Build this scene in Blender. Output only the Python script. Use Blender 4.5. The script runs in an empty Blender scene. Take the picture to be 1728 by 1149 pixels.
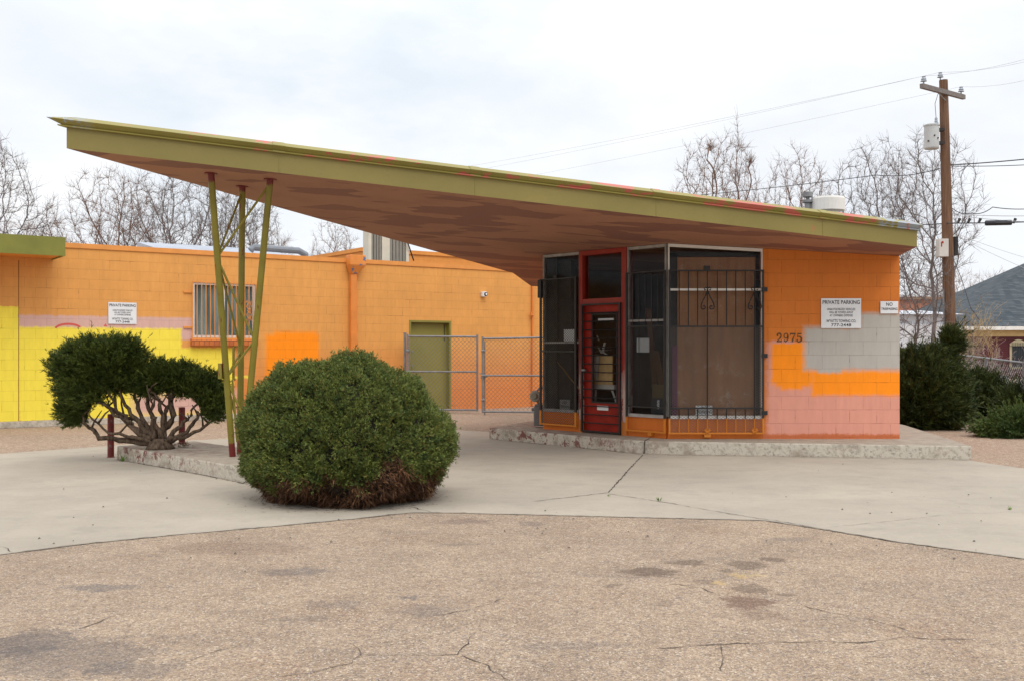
import bpy, bmesh, math, random
import numpy as np
from mathutils import Vector, Matrix
rad = math.radians
C = bpy.context.scene.collection
scene = bpy.context.scene

# ------------------------------------------------------------------ camera
F, HOR, CX, EYE = 1750.0, 590.0, 864.0, 1.525          # focal length and horizon in photo pixels, eye height in m
cam = bpy.data.objects.new('camera', bpy.data.cameras.new('camera'))
C.objects.link(cam)
cam.location = (0, 0, EYE)
cam.rotation_euler = (rad(90), 0, 0)
cam.data.sensor_width = 36
cam.data.lens = F / 1728 * 36
cam.data.shift_y = (HOR - 574.5) / 1728
cam.data.clip_end = 2000
scene.camera = cam

# ------------------------------------------------------------------ light
SUN_EL, SUN_AZ = 58, 150          # azimuth clockwise from +Y
sun = bpy.data.objects.new('sun', bpy.data.lights.new('sun', 'SUN'))
C.objects.link(sun)
sun.data.energy = 1.3
sun.data.angle = rad(35)
sun.data.color = (1.0, 0.965, 0.91)
d = Vector((math.sin(rad(SUN_AZ)) * math.cos(rad(SUN_EL)), math.cos(rad(SUN_AZ)) * math.cos(rad(SUN_EL)), math.sin(rad(SUN_EL))))
sun.rotation_euler = d.to_track_quat('Z', 'Y').to_euler()

world = bpy.data.worlds.new('World')
scene.world = world
world.use_nodes = True
wt = world.node_tree
wt.nodes.clear()


def wn(t, **k):
    n = wt.nodes.new(t)
    for a, b in k.items():
        setattr(n, a, b)
    return n


wo = wn('ShaderNodeOutputWorld')
sky = wn('ShaderNodeTexSky', sky_type='NISHITA', sun_disc=False)
sky.sun_elevation = rad(SUN_EL)
sky.sun_rotation = rad(SUN_AZ)
sky.dust_density = 4
bg1 = wn('ShaderNodeBackground'); bg1.inputs[1].default_value = 0.07
wt.links.new(sky.outputs[0], bg1.inputs[0])
tc = wn('ShaderNodeTexCoord')
mp = wn('ShaderNodeMapping'); mp.inputs['Scale'].default_value = (1.5, 1.5, 3.6); mp.inputs['Location'].default_value = (0.35, 0.2, 0.55)
wt.links.new(tc.outputs['Generated'], mp.inputs[0])
nz = wn('ShaderNodeTexNoise'); nz.inputs['Scale'].default_value = 1.5; nz.inputs['Detail'].default_value = 8; nz.inputs['Roughness'].default_value = 0.55
nz.inputs['Distortion'].default_value = 0.35
wt.links.new(mp.outputs[0], nz.inputs['Vector'])
cr = wn('ShaderNodeValToRGB')
cr.color_ramp.elements[0].position = 0.36; cr.color_ramp.elements[0].color = (0.80, 0.835, 0.89, 1)
cr.color_ramp.elements[1].position = 0.60; cr.color_ramp.elements[1].color = (1.0, 1.0, 1.0, 1)
e = cr.color_ramp.elements.new(0.47); e.color = (0.88, 0.905, 0.94, 1)
wt.links.new(nz.outputs['Fac'], cr.inputs[0])
sx = wn('ShaderNodeSeparateXYZ'); wt.links.new(tc.outputs['Generated'], sx.inputs[0])
mr = wn('ShaderNodeMapRange'); mr.inputs[1].default_value = 0.25; mr.inputs[2].default_value = 0.95; mr.inputs[3].default_value = 1.03; mr.inputs[4].default_value = 1.70
wt.links.new(sx.outputs[2], mr.inputs[0])
vn = wn('ShaderNodeVectorMath', operation='DOT_PRODUCT'); wt.links.new(tc.outputs['Generated'], vn.inputs[0])
vn.inputs[1].default_value = Vector((-0.20, 1.0, 0.30)).normalized()
mb1 = wn('ShaderNodeMapRange'); mb1.inputs[1].default_value = 0.945; mb1.inputs[2].default_value = 0.995; mb1.interpolation_type = 'SMOOTHSTEP'
wt.links.new(vn.outputs['Value'], mb1.inputs[0])
nz2 = wn('ShaderNodeTexNoise'); nz2.inputs['Scale'].default_value = 3.2; nz2.inputs['Detail'].default_value = 7; nz2.inputs['Roughness'].default_value = 0.55
wt.links.new(mp.outputs[0], nz2.inputs['Vector'])
mb2_ = wn('ShaderNodeMapRange'); mb2_.inputs[1].default_value = 0.38; mb2_.inputs[2].default_value = 0.60; mb2_.inputs[3].default_value = 0.25
wt.links.new(nz2.outputs['Fac'], mb2_.inputs[0])
mm = wn('ShaderNodeMath', operation='MULTIPLY'); wt.links.new(mb1.outputs[0], mm.inputs[0]); wt.links.new(mb2_.outputs[0], mm.inputs[1])
cm_ = wn('ShaderNodeMix', data_type='RGBA'); wt.links.new(mm.outputs[0], cm_.inputs[0]); wt.links.new(cr.outputs[0], cm_.inputs[6]); cm_.inputs[7].default_value = (0.745, 0.805, 0.875, 1)
bg2 = wn('ShaderNodeBackground')
wt.links.new(cm_.outputs[2], bg2.inputs[0]); wt.links.new(mr.outputs[0], bg2.inputs[1])
mx = wn('ShaderNodeMixShader'); mx.inputs[0].default_value = 0.93
wt.links.new(bg1.outputs[0], mx.inputs[1]); wt.links.new(bg2.outputs[0], mx.inputs[2]); wt.links.new(mx.outputs[0], wo.inputs[0])

scene.view_settings.view_transform = 'Standard'
scene.view_settings.look = 'None'
scene.view_settings.exposure = 0.18
scene.view_settings.gamma = 1
scene.view_settings.use_curve_mapping = False
scene.cycles.max_bounces = 8
scene.cycles.transparent_max_bounces = 16

# ------------------------------------------------------------------ pixel helpers


def P(x, y, D):
    return Vector(((x - CX) / F * D, D, EYE + (HOR - y) / F * D))


def G(x, y, z=0.0):
    D = F * (EYE - z) / (y - HOR)
    return Vector(((x - CX) / F * D, D, z))


class Frame:
    """A vertical plane: origin, direction e along it, local y pointing INTO it, z up."""
    def __init__(self, ox, oy, ang):
        self.o = Vector((ox, oy, 0)); self.c = math.cos(ang); self.s_ = math.sin(ang); self.ang = ang
        self.m = Matrix.Translation(self.o) @ Matrix.Rotation(ang, 4, 'Z')

    def sz(self, x, y):
        u = (x - CX) / F
        # u*D = ox + s*c ; D = oy + s*sn
        s = (u * self.o.y - self.o.x) / (self.c - u * self.s_)
        D = self.o.y + s * self.s_
        return s, EYE + (HOR - y) / F * D

    def s(self, x):
        return self.sz(x, HOR)[0]

    def w(self, s, dd, z):
        return self.m @ Vector((s, dd, z))


FRONT = Frame(2.327, 15.49, 0.0)
ANG = Frame(0.527, 17.41, math.atan2(-1.92, 1.80))
ANGLEN = math.hypot(1.92, 1.80)
ORG = Frame(-3.6, 24.8, rad(35.5))


def soffit(x, y):
    return 4.011 - 0.0541 * x - 0.05 * y


# ------------------------------------------------------------------ object helpers
def tag(o, label=None, cat=None, group=None, kind=None):
    if label: o['label'] = label
    if cat: o['category'] = cat
    if group: o['group'] = group
    if kind: o['kind'] = kind
    return o


def empty(name, loc, label, cat, group=None, rz=0):
    o = bpy.data.objects.new(name, None)
    C.objects.link(o)
    o.location = loc; o.rotation_euler = (0, 0, rz)
    o.empty_display_size = 0.2
    return tag(o, label, cat, group)


def basis(o):
    m = Matrix.LocRotScale(o.location, o.rotation_euler, o.scale)
    if o.parent:
        return basis(o.parent) @ o.matrix_parent_inverse @ m
    return m


class MB:
    def __init__(self, M=None):
        self.v = []; self.f = []; self.M = M or Matrix.Identity(4); self.mi = []

    def add(self, vs, fs):
        n = len(self.v)
        self.v += [tuple(v) for v in vs]
        self.f += [tuple(i + n for i in f) for f in fs]

    def box(self, x0, x1, y0, y1, z0, z1):
        if x0 > x1: x0, x1 = x1, x0
        if y0 > y1: y0, y1 = y1, y0
        if z0 > z1: z0, z1 = z1, z0
        self.add([(x0, y0, z0), (x1, y0, z0), (x1, y1, z0), (x0, y1, z0), (x0, y0, z1), (x1, y0, z1), (x1, y1, z1), (x0, y1, z1)],
                 [(0, 3, 2, 1), (4, 5, 6, 7), (0, 1, 5, 4), (1, 2, 6, 5), (2, 3, 7, 6), (3, 0, 4, 7)])
        return self

    def hexa(self, b, t):
        """bottom loop and top loop of n points (counter-clockwise from above)"""
        n = len(b)
        self.add(list(b) + list(t), [tuple(range(n - 1, -1, -1)), tuple(range(n, 2 * n))] + [(i, (i + 1) % n, n + (i + 1) % n, n + i) for i in range(n)])
        return self

    def tube(self, pts, r, n=6, cap=True):
        pts = [Vector(p) for p in pts]
        rs = r if isinstance(r, (list, tuple)) else [r] * len(pts)
        base = len(self.v)
        for i, p in enumerate(pts):
            t = (pts[min(i + 1, len(pts) - 1)] - pts[max(i - 1, 0)])
            if t.length < 1e-9: t = Vector((0, 0, 1))
            t.normalize()
            a = Vector((0, 0, 1)) if abs(t.z) < 0.9 else Vector((1, 0, 0))
            u = t.cross(a).normalized(); w = t.cross(u)
            for k in range(n):
                q = 2 * math.pi * k / n
                self.v.append(tuple(p + (u * math.cos(q) + w * math.sin(q)) * rs[i]))
        for i in range(len(pts) - 1):
            for k in range(n):
                a = base + i * n + k; b = base + i * n + (k + 1) % n
                self.f.append((a, a + n, b + n, b))
        if cap and n > 2:
            self.f.append(tuple(base + k for k in range(n)))
            self.f.append(tuple(base + (len(pts) - 1) * n + k for k in range(n - 1, -1, -1)))
        return self

    def bar(self, a, b, w=0.012):
        return self.tube([a, b], w, 4)

    def lathe(self, prof, n=24, c=(0, 0, 0)):
        base = len(self.v); cx, cy, cz = c
        for r, z in prof:
            for k in range(n):
                q = 2 * math.pi * k / n
                self.v.append((cx + r * math.cos(q), cy + r * math.sin(q), cz + z))
        for i in range(len(prof) - 1):
            for k in range(n):
                a = base + i * n + k; b = base + i * n + (k + 1) % n
                self.f.append((a, b, b + n, a + n))
        self.f.append(tuple(base + k for k in range(n - 1, -1, -1)))
        self.f.append(tuple(base + (len(prof) - 1) * n + k for k in range(n)))
        return self

    def build(self, name, mat, parent=None, frame=None, smooth=False, bevel=0, label=None):
        me = bpy.data.meshes.new(name)
        me.from_pydata(self.v, [], self.f)
        if mat: me.materials.append(mat)
        if bevel:
            bm = bmesh.new(); bm.from_mesh(me)
            ed = [e for e in bm.edges if len(e.link_faces) == 2 and e.calc_face_angle(0) > 0.5]
            bmesh.ops.bevel(bm, geom=ed, offset=bevel, segments=2, profile=0.6, affect='EDGES')
            bm.to_mesh(me); bm.free()
        if smooth:
            me.polygons.foreach_set('use_smooth', [True] * len(me.polygons))
        me.update()
        o = bpy.data.objects.new(name, me)
        C.objects.link(o)
        m = frame.m if isinstance(frame, Frame) else (frame or Matrix.Identity(4))
        if parent:
            o.parent = parent
            o.matrix_parent_inverse = basis(parent).inverted()
        o.matrix_basis = m
        if label: o['label'] = label
        return o


def np_mesh(name, V, Fq, mat, parent=None, nside=3, origin=None):
    """fast mesh from numpy arrays (all faces nside-gons)"""
    me = bpy.data.meshes.new(name)
    V = np.asarray(V, dtype=np.float32); Fq = np.asarray(Fq, dtype=np.int32)
    me.vertices.add(len(V)); me.vertices.foreach_set('co', V.ravel())
    me.loops.add(Fq.size); me.loops.foreach_set('vertex_index', Fq.ravel())
    me.polygons.add(len(Fq)); me.polygons.foreach_set('loop_start', np.arange(0, Fq.size, nside, dtype=np.int32))
    me.update(calc_edges=True); me.validate()
    if mat: me.materials.append(mat)
    o = bpy.data.objects.new(name, me); C.objects.link(o)
    if parent:
        o.parent = parent
        o.matrix_parent_inverse = basis(parent).inverted()
    return o


# ------------------------------------------------------------------ materials
def lin(r, g, b):
    f = lambda c: (c / 255 / 12.92) if c / 255 <= 0.04045 else ((c / 255 + 0.055) / 1.055) ** 2.4
    return (f(r), f(g), f(b), 1)


class MT:
    def __init__(self, name, rough=0.7, col=(0.5, 0.5, 0.5, 1), metal=0.0, spec=0.4):
        self.m = bpy.data.materials.new(name); self.m.use_nodes = True
        self.t = self.m.node_tree
        self.b = self.t.nodes['Principled BSDF']
        self.b.inputs['Roughness'].default_value = rough
        self.b.inputs['Base Color'].default_value = col
        self.b.inputs['Metallic'].default_value = metal
        self.b.inputs['Specular IOR Level'].default_value = spec
        self._o = None

    def node(self, t, **k):
        n = self.t.nodes.new(t)
        for a, b in k.items(): setattr(n, a, b)
        return n

    def put(self, sock, v):
        if isinstance(v, bpy.types.NodeSocket): self.t.links.new(v, sock)
        elif v is not None: sock.default_value = v

    def coord(self, kind='Object'):
        if not self._o: self._o = self.node('ShaderNodeTexCoord')
        return self._o.outputs[kind]

    def math(self, op, a, b=None, c=None, clamp=False):
        n = self.node('ShaderNodeMath', operation=op, use_clamp=clamp)
        self.put(n.inputs[0], a); self.put(n.inputs[1], b)
        if c is not None: self.put(n.inputs[2], c)
        return n.outputs[0]

    def xyz(self, v):
        n = self.node('ShaderNodeSeparateXYZ'); self.put(n.inputs[0], v); return n.outputs

    def comb(self, x=0.0, y=0.0, z=0.0):
        n = self.node('ShaderNodeCombineXYZ')
        self.put(n.inputs[0], x); self.put(n.inputs[1], y); self.put(n.inputs[2], z)
        return n.outputs[0]

    def map(self, v, scale=(1, 1, 1), loc=(0, 0, 0), rot=(0, 0, 0), vt='POINT'):
        n = self.node('ShaderNodeMapping', vector_type=vt)
        self.put(n.inputs[0], v); n.inputs['Scale'].default_value = scale; n.inputs['Location'].default_value = loc; n.inputs['Rotation'].default_value = rot
        return n.outputs[0]

    def noise(self, scale, detail=4, rough=0.55, v=None, out='Fac', dist=0.0):
        n = self.node('ShaderNodeTexNoise')
        self.put(n.inputs['Vector'], v if v is not None else self.coord())
        n.inputs['Scale'].default_value = scale; n.inputs['Detail'].default_value = detail; n.inputs['Roughness'].default_value = rough
        n.inputs['Distortion'].default_value = dist
        return n.outputs[out]

    def vor(self, scale, v=None, feature='F1', out='Distance', rnd=1.0, metric='EUCLIDEAN'):
        n = self.node('ShaderNodeTexVoronoi', feature=feature)
        if feature not in ('DISTANCE_TO_EDGE', 'N_SPHERE_RADIUS'): n.distance = metric
        self.put(n.inputs['Vector'], v if v is not None else self.coord()); n.inputs['Scale'].default_value = scale
        n.inputs['Randomness'].default_value = rnd
        return n.outputs[out]

    def rng(self, v, a, b, c=0.0, d_=1.0, smooth=False):
        n = self.node('ShaderNodeMapRange')
        if smooth: n.interpolation_type = 'SMOOTHSTEP'
        self.put(n.inputs[0], v)
        for i, q in enumerate((a, b, c, d_)): n.inputs[i + 1].default_value = q
        return n.outputs[0]

    def mix(self, fac, a, b, mode='MIX'):
        n = self.node('ShaderNodeMix', data_type='RGBA', blend_type=mode)
        self.put(n.inputs[0], fac); self.put(n.inputs[6], a); self.put(n.inputs[7], b)
        return n.outputs[2]

    def bump(self, h, strength=0.3, dist=0.01, nrm=None):
        n = self.node('ShaderNodeBump'); n.inputs['Strength'].default_value = strength; n.inputs['Distance'].default_value = dist
        self.put(n.inputs['Height'], h)
        if nrm is not None: self.put(n.inputs['Normal'], nrm)
        return n.outputs[0]

    def col(self, c): self.put(self.b.inputs['Base Color'], c); return self
    def nrm(self, c): self.put(self.b.inputs['Normal'], c); return self
    def rough(self, c): self.put(self.b.inputs['Roughness'], c); return self


def paint(name, c, rough=0.6, var=0.12, scale=3.0, bump=0.08, grain=60, spec=0.4, metal=0.0, chips=None, chip_amt=0.62, chip_scale=9):
    k = MT(name, rough, c, metal, spec)
    n = k.noise(scale, 6, 0.6)
    f = k.rng(n, 0.3, 0.7, 1 - var, 1 + var)
    hsv = k.node('ShaderNodeHueSaturation'); k.put(hsv.inputs['Value'], f); hsv.inputs['Color'].default_value = c
    col = hsv.outputs[0]
    if chips:
        m = k.rng(k.noise(chip_scale, 6, 0.65), chip_amt, chip_amt + 0.02)
        col = k.mix(m, col, chips)
    k.col(col)
    k.nrm(k.bump(k.noise(grain, 3), bump, 0.004))
    k.rough(k.rng(n, 0.3, 0.7, min(1, rough + 0.08), max(0.05, rough - 0.08)))
    return k.m


def rect_mask(k, s, z, x0, x1, z0, z1, soft=0.03):
    a = k.math('MINIMUM', k.math('SUBTRACT', s, x0), k.math('SUBTRACT', x1, s))
    b = k.math('MINIMUM', k.math('SUBTRACT', z, z0), k.math('SUBTRACT', z1, z))
    return k.rng(k.math('MINIMUM', a, b), -soft / 2, soft / 2)


def block_wall(name, base, rects, low=None, z0=0.0, s_off=0.0, crack=0.5, bw=0.4064, bh=0.2032, soft=0.05, wob=0.05):
    """painted concrete block wall: rects = list of (s0,s1,z0,z1,colour) painted one over the other"""
    k = MT(name, 0.72, base)
    o = k.xyz(k.coord())
    s, z = o[0], o[2]
    dn = k.noise(9, 7, 0.75); dn2 = k.noise(9, 7, 0.75, v=k.map(k.coord(), loc=(31, 17, 5)))
    sd = k.math('ADD', s, k.math('MULTIPLY', k.math('SUBTRACT', dn, 0.5), wob * 2))
    zd = k.math('ADD', z, k.math('MULTIPLY', k.math('SUBTRACT', dn2, 0.5), wob * 2))
    col = base
    big = k.noise(0.9, 5, 0.6)
    col = k.mix(k.rng(big, 0.35, 0.7, 0.0, 1.0), base, tuple(c * 0.88 for c in base[:3]) + (1,))
    if low:
        col = k.mix(k.rng(z, low[1], low[2], 1.0, 0.0), col, low[0])
    for (x0, x1, a, b, c, sf) in rects:
        m = rect_mask(k, sd, zd, x0, x1, a, b, sf)
        col = k.mix(m, col, c)
    # per block shade and mortar
    wv = k.noise(3.0, 3, 0.6)
    vec = k.comb(k.math('ADD', s, s_off), k.math('ADD', k.math('SUBTRACT', z, z0), k.math('MULTIPLY', k.math('SUBTRACT', wv, 0.5), 0.012)), 0.0)
    br = k.node('ShaderNodeTexBrick', offset=0.5, offset_frequency=2, squash=1.0)
    k.put(br.inputs['Vector'], vec)
    br.inputs['Scale'].default_value = 1.0; br.inputs['Brick Width'].default_value = bw; br.inputs['Row Height'].default_value = bh
    br.inputs['Mortar Size'].default_value = 0.0045; br.inputs['Mortar Smooth'].default_value = 0.35; br.inputs['Bias'].default_value = 0.0
    br.inputs['Color1'].default_value = (0.97, 0.97, 0.97, 1); br.inputs['Color2'].default_value = (1.02, 1.02, 1.02, 1); br.inputs['Mortar'].default_value = (0.98, 0.98, 0.98, 1)
    col = k.mix(0.55, col, k.mix(1.0, col, br.outputs['Color'], 'MULTIPLY'))
    # open cracks along some joints; groove shadow darkened into the colour of every joint
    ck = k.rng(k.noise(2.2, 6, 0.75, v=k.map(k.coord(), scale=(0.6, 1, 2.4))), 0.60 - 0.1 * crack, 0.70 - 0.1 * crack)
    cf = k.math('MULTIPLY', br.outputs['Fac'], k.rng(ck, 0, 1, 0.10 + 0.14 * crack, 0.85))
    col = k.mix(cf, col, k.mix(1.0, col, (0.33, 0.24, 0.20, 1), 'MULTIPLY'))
    # roller marks, uneven fading, rain streaks
    rl = k.noise(5, 6, 0.7, v=k.map(k.coord(), scale=(1.4, 1, 0.5), loc=(3, 0, 8)))
    stq = k.noise(9, 5, 0.7, v=k.map(k.coord(), scale=(1.6, 1, 0.12), loc=(1, 0, 2)))
    wear = k.math('MULTIPLY', k.rng(rl, 0.3, 0.7, 0.95, 1.06), k.rng(stq, 0.40, 0.75, 1.02, 0.955))
    hv_ = k.node('ShaderNodeHueSaturation'); k.put(hv_.inputs['Value'], wear); k.put(hv_.inputs['Color'], col); col = hv_.outputs[0]
    # grime specks
    sp = k.rng(k.noise(38, 4, 0.6), 0.70, 0.76)
    col = k.mix(k.math('MULTIPLY', sp, 0.25), col, (0.25, 0.12, 0.06, 1))
    k.col(col)
    h = k.math('SUBTRACT', k.math('MULTIPLY', k.noise(45, 5, 0.7), 0.35), k.math('MULTIPLY', br.outputs['Fac'], 1.0))
    k.nrm(k.bump(h, 0.5, 0.004))
    return k.m


# colours (real-world base colours)
ORANGE = lin(220, 146, 72); ORANGE_DEEP = lin(214, 112, 40); ORANGE_HOT = (0.96, 0.27, 0.0, 1)
YELLOW = lin(240, 219, 74); PINK = lin(208, 168, 156); SALMON = lin(214, 148, 128); GREY = lin(176, 171, 163)
GREEN = lin(132, 124, 56); RED = (0.27, 0.016, 0.008, 1)

m_white = paint('white_paint', (0.72, 0.70, 0.66, 1), 0.5, 0.1)
m_signw = paint('sign_white', (0.74, 0.76, 0.78, 1), 0.4, 0.04, bump=0.02)
m_ink = paint('sign_black', (0.02, 0.02, 0.025, 1), 0.5, 0.05)
m_black = paint('black_iron', (0.016, 0.015, 0.016, 1), 0.55, 0.3, 12)
m_galv = paint('galvanised_steel', (0.23, 0.232, 0.238, 1), 0.5, 0.2, 8, metal=0.3)
m_red = paint('red_paint', RED, 0.5, 0.25, 4, spec=0.2, chips=(0.05, 0.01, 0.01, 1), chip_amt=0.66)
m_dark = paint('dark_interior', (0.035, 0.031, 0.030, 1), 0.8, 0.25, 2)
m_green_flat = paint('olive_paint', GREEN, 0.5, 0.08, 1.5)
m_orange_trim = paint('orange_trim', ORANGE, 0.55, 0.1, 3)
m_orange_deep = paint('orange_panel', lin(205, 110, 30), 0.6, 0.12, 3, chips=lin(120, 60, 30), chip_amt=0.70)


def m_glass():
    m = bpy.data.materials.new('window_glass'); m.use_nodes = True
    t = m.node_tree; t.nodes.clear()
    o = t.nodes.new('ShaderNodeOutputMaterial'); mx_ = t.nodes.new('ShaderNodeMixShader')
    tr = t.nodes.new('ShaderNodeBsdfTransparent'); tr.inputs[0].default_value = (0.88, 0.89, 0.88, 1)
    gl = t.nodes.new('ShaderNodeBsdfGlossy'); gl.inputs['Roughness'].default_value = 0.06
    fr = t.nodes.new('ShaderNodeFresnel'); fr.inputs[0].default_value = 1.22
    t.links.new(fr.outputs[0], mx_.inputs[0]); t.links.new(tr.outputs[0], mx_.inputs[1]); t.links.new(gl.outputs[0], mx_.inputs[2]); t.links.new(mx_.outputs[0], o.inputs[0])
    return m


m_glass = m_glass()
m_oldframe = paint('weathered_frame', (0.34, 0.32, 0.30, 1), 0.6, 0.3, 6)

# ------------------------------------------------------------------ ground
APRON_FRONT = [(-420, 990), (0, 937), (150, 918), (300, 903), (450, 890), (600, 876), (690, 866), (760, 866), (1000, 872), (1290, 879), (1400, 896), (1510, 915), (1728, 944), (2300, 1020)]


def m_dirt():
    k = MT('gravelly_dirt', 0.95, spec=0.15)
    n = k.noise(0.8, 8, 0.65); n2 = k.noise(9, 6, 0.7)
    c = k.mix(k.rng(n, 0.35, 0.65), lin(164, 140, 120), lin(144, 126, 110))
    c = k.mix(k.rng(n2, 0.42, 0.62), c, lin(176, 154, 134))
    g = k.vor(55, out='Color'); gs = k.xyz(g)
    c = k.mix(k.rng(gs[0], 0.0, 1.0, 0.0, 0.35), c, lin(120, 100, 88))
    c = k.mix(k.rng(gs[1], 0.86, 0.9, 0, 0.6), c, lin(205, 190, 172))
    c = k.mix(k.rng(k.noise(3.2, 6, 0.7), 0.63, 0.70, 0, 0.5), c, lin(98, 82, 72))
    k.col(c); k.nrm(k.bump(k.math('ADD', k.vor(60), n2), 0.6, 0.02))
    return k.m


def m_asphalt():
    k = MT('chip_seal_asphalt', 0.92, spec=0.2)
    o = k.coord()
    big = k.noise(0.35, 7, 0.6); med = k.noise(1.6, 7, 0.65)
    c = k.mix(k.rng(big, 0.38, 0.62), lin(192, 168, 143), lin(178, 157, 137))
    c = k.mix(k.rng(med, 0.42, 0.66, 0, 0.75), c, lin(150, 130, 111))
    c = k.mix(k.rng(k.noise(0.9, 7, 0.7, v=k.map(o, loc=(4, 2, 0))), 0.52, 0.66, 0, 0.5), c, lin(158, 126, 100))
    # stones at two sizes
    def stones(scale, c, lo=0.5):
        g = k.xyz(k.vor(scale, out='Color'))
        c = k.mix(k.rng(g[0], 0.0, 0.45, 0.62, 0.0), c, lin(84, 74, 68))
        c = k.mix(k.rng(g[1], 0.6, 1.0, 0.0, 0.42), c, lin(206, 182, 154))
        c = k.mix(k.rng(g[2], 0.95, 0.97, 0.0, 0.7), c, lin(226, 214, 196))
        c = k.mix(k.rng(g[2], 0.0, 0.10, 0.7, 0.0), c, lin(112, 112, 122))
        return c
    c = k.mix(k.rng(k.noise(16, 7, 0.8), 0.44, 0.62, 0, 0.55), c, lin(128, 108, 94))
    c = k.mix(k.rng(k.noise(26, 5, 0.8, v=k.map(o, loc=(5, 1, 0))), 0.56, 0.68, 0, 0.5), c, lin(210, 186, 160))
    c = k.mix(1.0, c, stones(150, c)); c = k.mix(0.75, c, stones(80, c))
    # worn binder: bluish grey streaks in patches
    st = k.noise(1.1, 9, 0.72, v=k.map(o, scale=(0.55, 1.6, 1), loc=(3.3, 9.1, 0)))
    c = k.mix(k.math('MULTIPLY', k.rng(st, 0.56, 0.72), k.rng(k.noise(22, 4, 0.7), 0.35, 0.6, 0.25, 0.75)), c, lin(104, 96, 92))
    # named worn and oil stains: (px x, px y, half width px, half height px, colour, strength)
    wob = k.noise(6.0, 6, 0.7, out='Color')
    wv = k.node('ShaderNodeVectorMath', operation='MULTIPLY_ADD')
    k.put(wv.inputs[0], wob); wv.inputs[1].default_value = (0.36, 0.36, 0); wv.inputs[2].default_value = (-0.18, -0.18, 0)
    ad = k.node('ShaderNodeVectorMath', operation='ADD'); k.put(ad.inputs[0], o); k.put(ad.inputs[1], wv.outputs[0])
    DK = lin(98, 84, 74)
    fine = k.noise(45, 4, 0.7)
    rag = k.math('MULTIPLY', k.math('SUBTRACT', k.noise(9, 8, 0.75), 0.5), 1.1)
    ragm = k.node('ShaderNodeMath', operation='MINIMUM'); k.put(ragm.inputs[0], rag); ragm.inputs[1].default_value = 0.12
    rag = ragm.outputs[0]
    for (x, y, hw, hh, cc, st_) in [
            (1095, 965, 62, 11, DK, .85), (1165, 951, 48, 6, DK, .75), (1306, 944, 28, 5, DK, .75), (1260, 954, 45, 9, DK, .72), (1228, 964, 20, 5, DK, .7),
            (1262, 994, 44, 8, DK, .66), (1330, 1003, 18, 5, DK, .7), (1186, 981, 26, 6, DK, .55), (1262, 1018, 56, 14, lin(112, 86, 74), .8), (1285, 1038, 46, 11, lin(112, 90, 78), .5),
            (1028, 989, 18, 5, DK, .6), (1118, 1020, 22, 7, DK, .45), (1246, 972, 18, 4, lin(206, 174, 110), .5), (1212, 983, 12, 3.5, lin(206, 174, 110), .45), (1275, 971, 16, 3, lin(206, 178, 120), .4),
            (50, 1085, 90, 30, lin(84, 82, 86), .62), (120, 1110, 170, 45, lin(96, 92, 92), .5), (230, 1130, 110, 20, lin(92, 90, 92), .45), (170, 992, 80, 7, lin(100, 98, 100), .6), (500, 965, 70, 9, lin(100, 96, 96), .55),
            (560, 1020, 60, 10, lin(104, 98, 98), .35), (720, 1030, 60, 14, lin(110, 102, 100), .4), (780, 880, 60, 7, lin(118, 100, 92), .6), (400, 925, 160, 14, lin(120, 98, 84), .4),
            (690, 1010, 26, 4, lin(84, 84, 90), .6), (895, 885, 34, 4, lin(108, 98, 94), .5), (960, 1090, 120, 10, lin(100, 94, 94), .35), (1330, 910, 60, 4, lin(120, 110, 104), .5)]:
        p = G(x, y); q = G(x, y + hh); w_ = hw / F * p.y
        n = k.map(ad.outputs[0], loc=(p.x, p.y, 0), scale=(w_, max(0.08, (p.y - q.y)), 1e3), vt='TEXTURE')
        gr = k.node('ShaderNodeTexGradient', gradient_type='SPHERICAL'); k.put(gr.inputs[0], n)
        m = k.rng(k.math('ADD', gr.outputs['Fac'], rag), 0.08, 0.42, 0, st_, True)
        c = k.mix(k.math('MULTIPLY', m, k.rng(fine, 0.3, 0.62, 0.45, 1.0)), c, cc)
    k.col(c)
    k.nrm(k.bump(k.math('ADD', k.vor(150), k.math('MULTIPLY', k.vor(95), 0.8)), 0.8, 0.008))
    return k.m


def m_concrete(name='concrete_apron', a=lin(174, 164, 149), b=lin(156, 147, 134), stain=lin(130, 124, 118)):
    k = MT(name, 0.85, spec=0.25)
    n = k.noise(0.45, 8, 0.62); n2 = k.noise(2.4, 8, 0.7); n3 = k.noise(26, 5, 0.7)
    c = k.mix(k.rng(n, 0.35, 0.66), a, b)
    c = k.mix(k.rng(n2, 0.5, 0.75, 0, 0.42), c, stain)
    c = k.mix(k.rng(k.noise(1.0, 8, 0.7, v=k.map(k.coord(), scale=(0.5, 1.8, 1), rot=(0, 0, 0.2), loc=(2, 6, 0))), 0.54, 0.72, 0, 0.35), c, lin(138, 130, 120))
    c = k.mix(k.rng(n3, 0.56, 0.72, 0, 0.25), c, stain)
    c = k.mix(k.rng(n3, 0.30, 0.42, 0.22, 0.0), c, lin(205, 198, 186))
    v = k.xyz(k.vor(3.1, out='Color'))
    dd = k.vor(3.1)
    spot = k.math('MULTIPLY', k.rng(dd, 0.035, 0.055, 1, 0), k.rng(v[0], 0.80, 0.81))
    c = k.mix(k.math('MULTIPLY', spot, 0.7), c, lin(70, 64, 60))
    k.col(c); k.nrm(k.bump(k.math('ADD', k.noise(90, 4, 0.7), k.math('MULTIPLY', n2, 2.0)), 0.22, 0.004))
    return k.m


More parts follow.
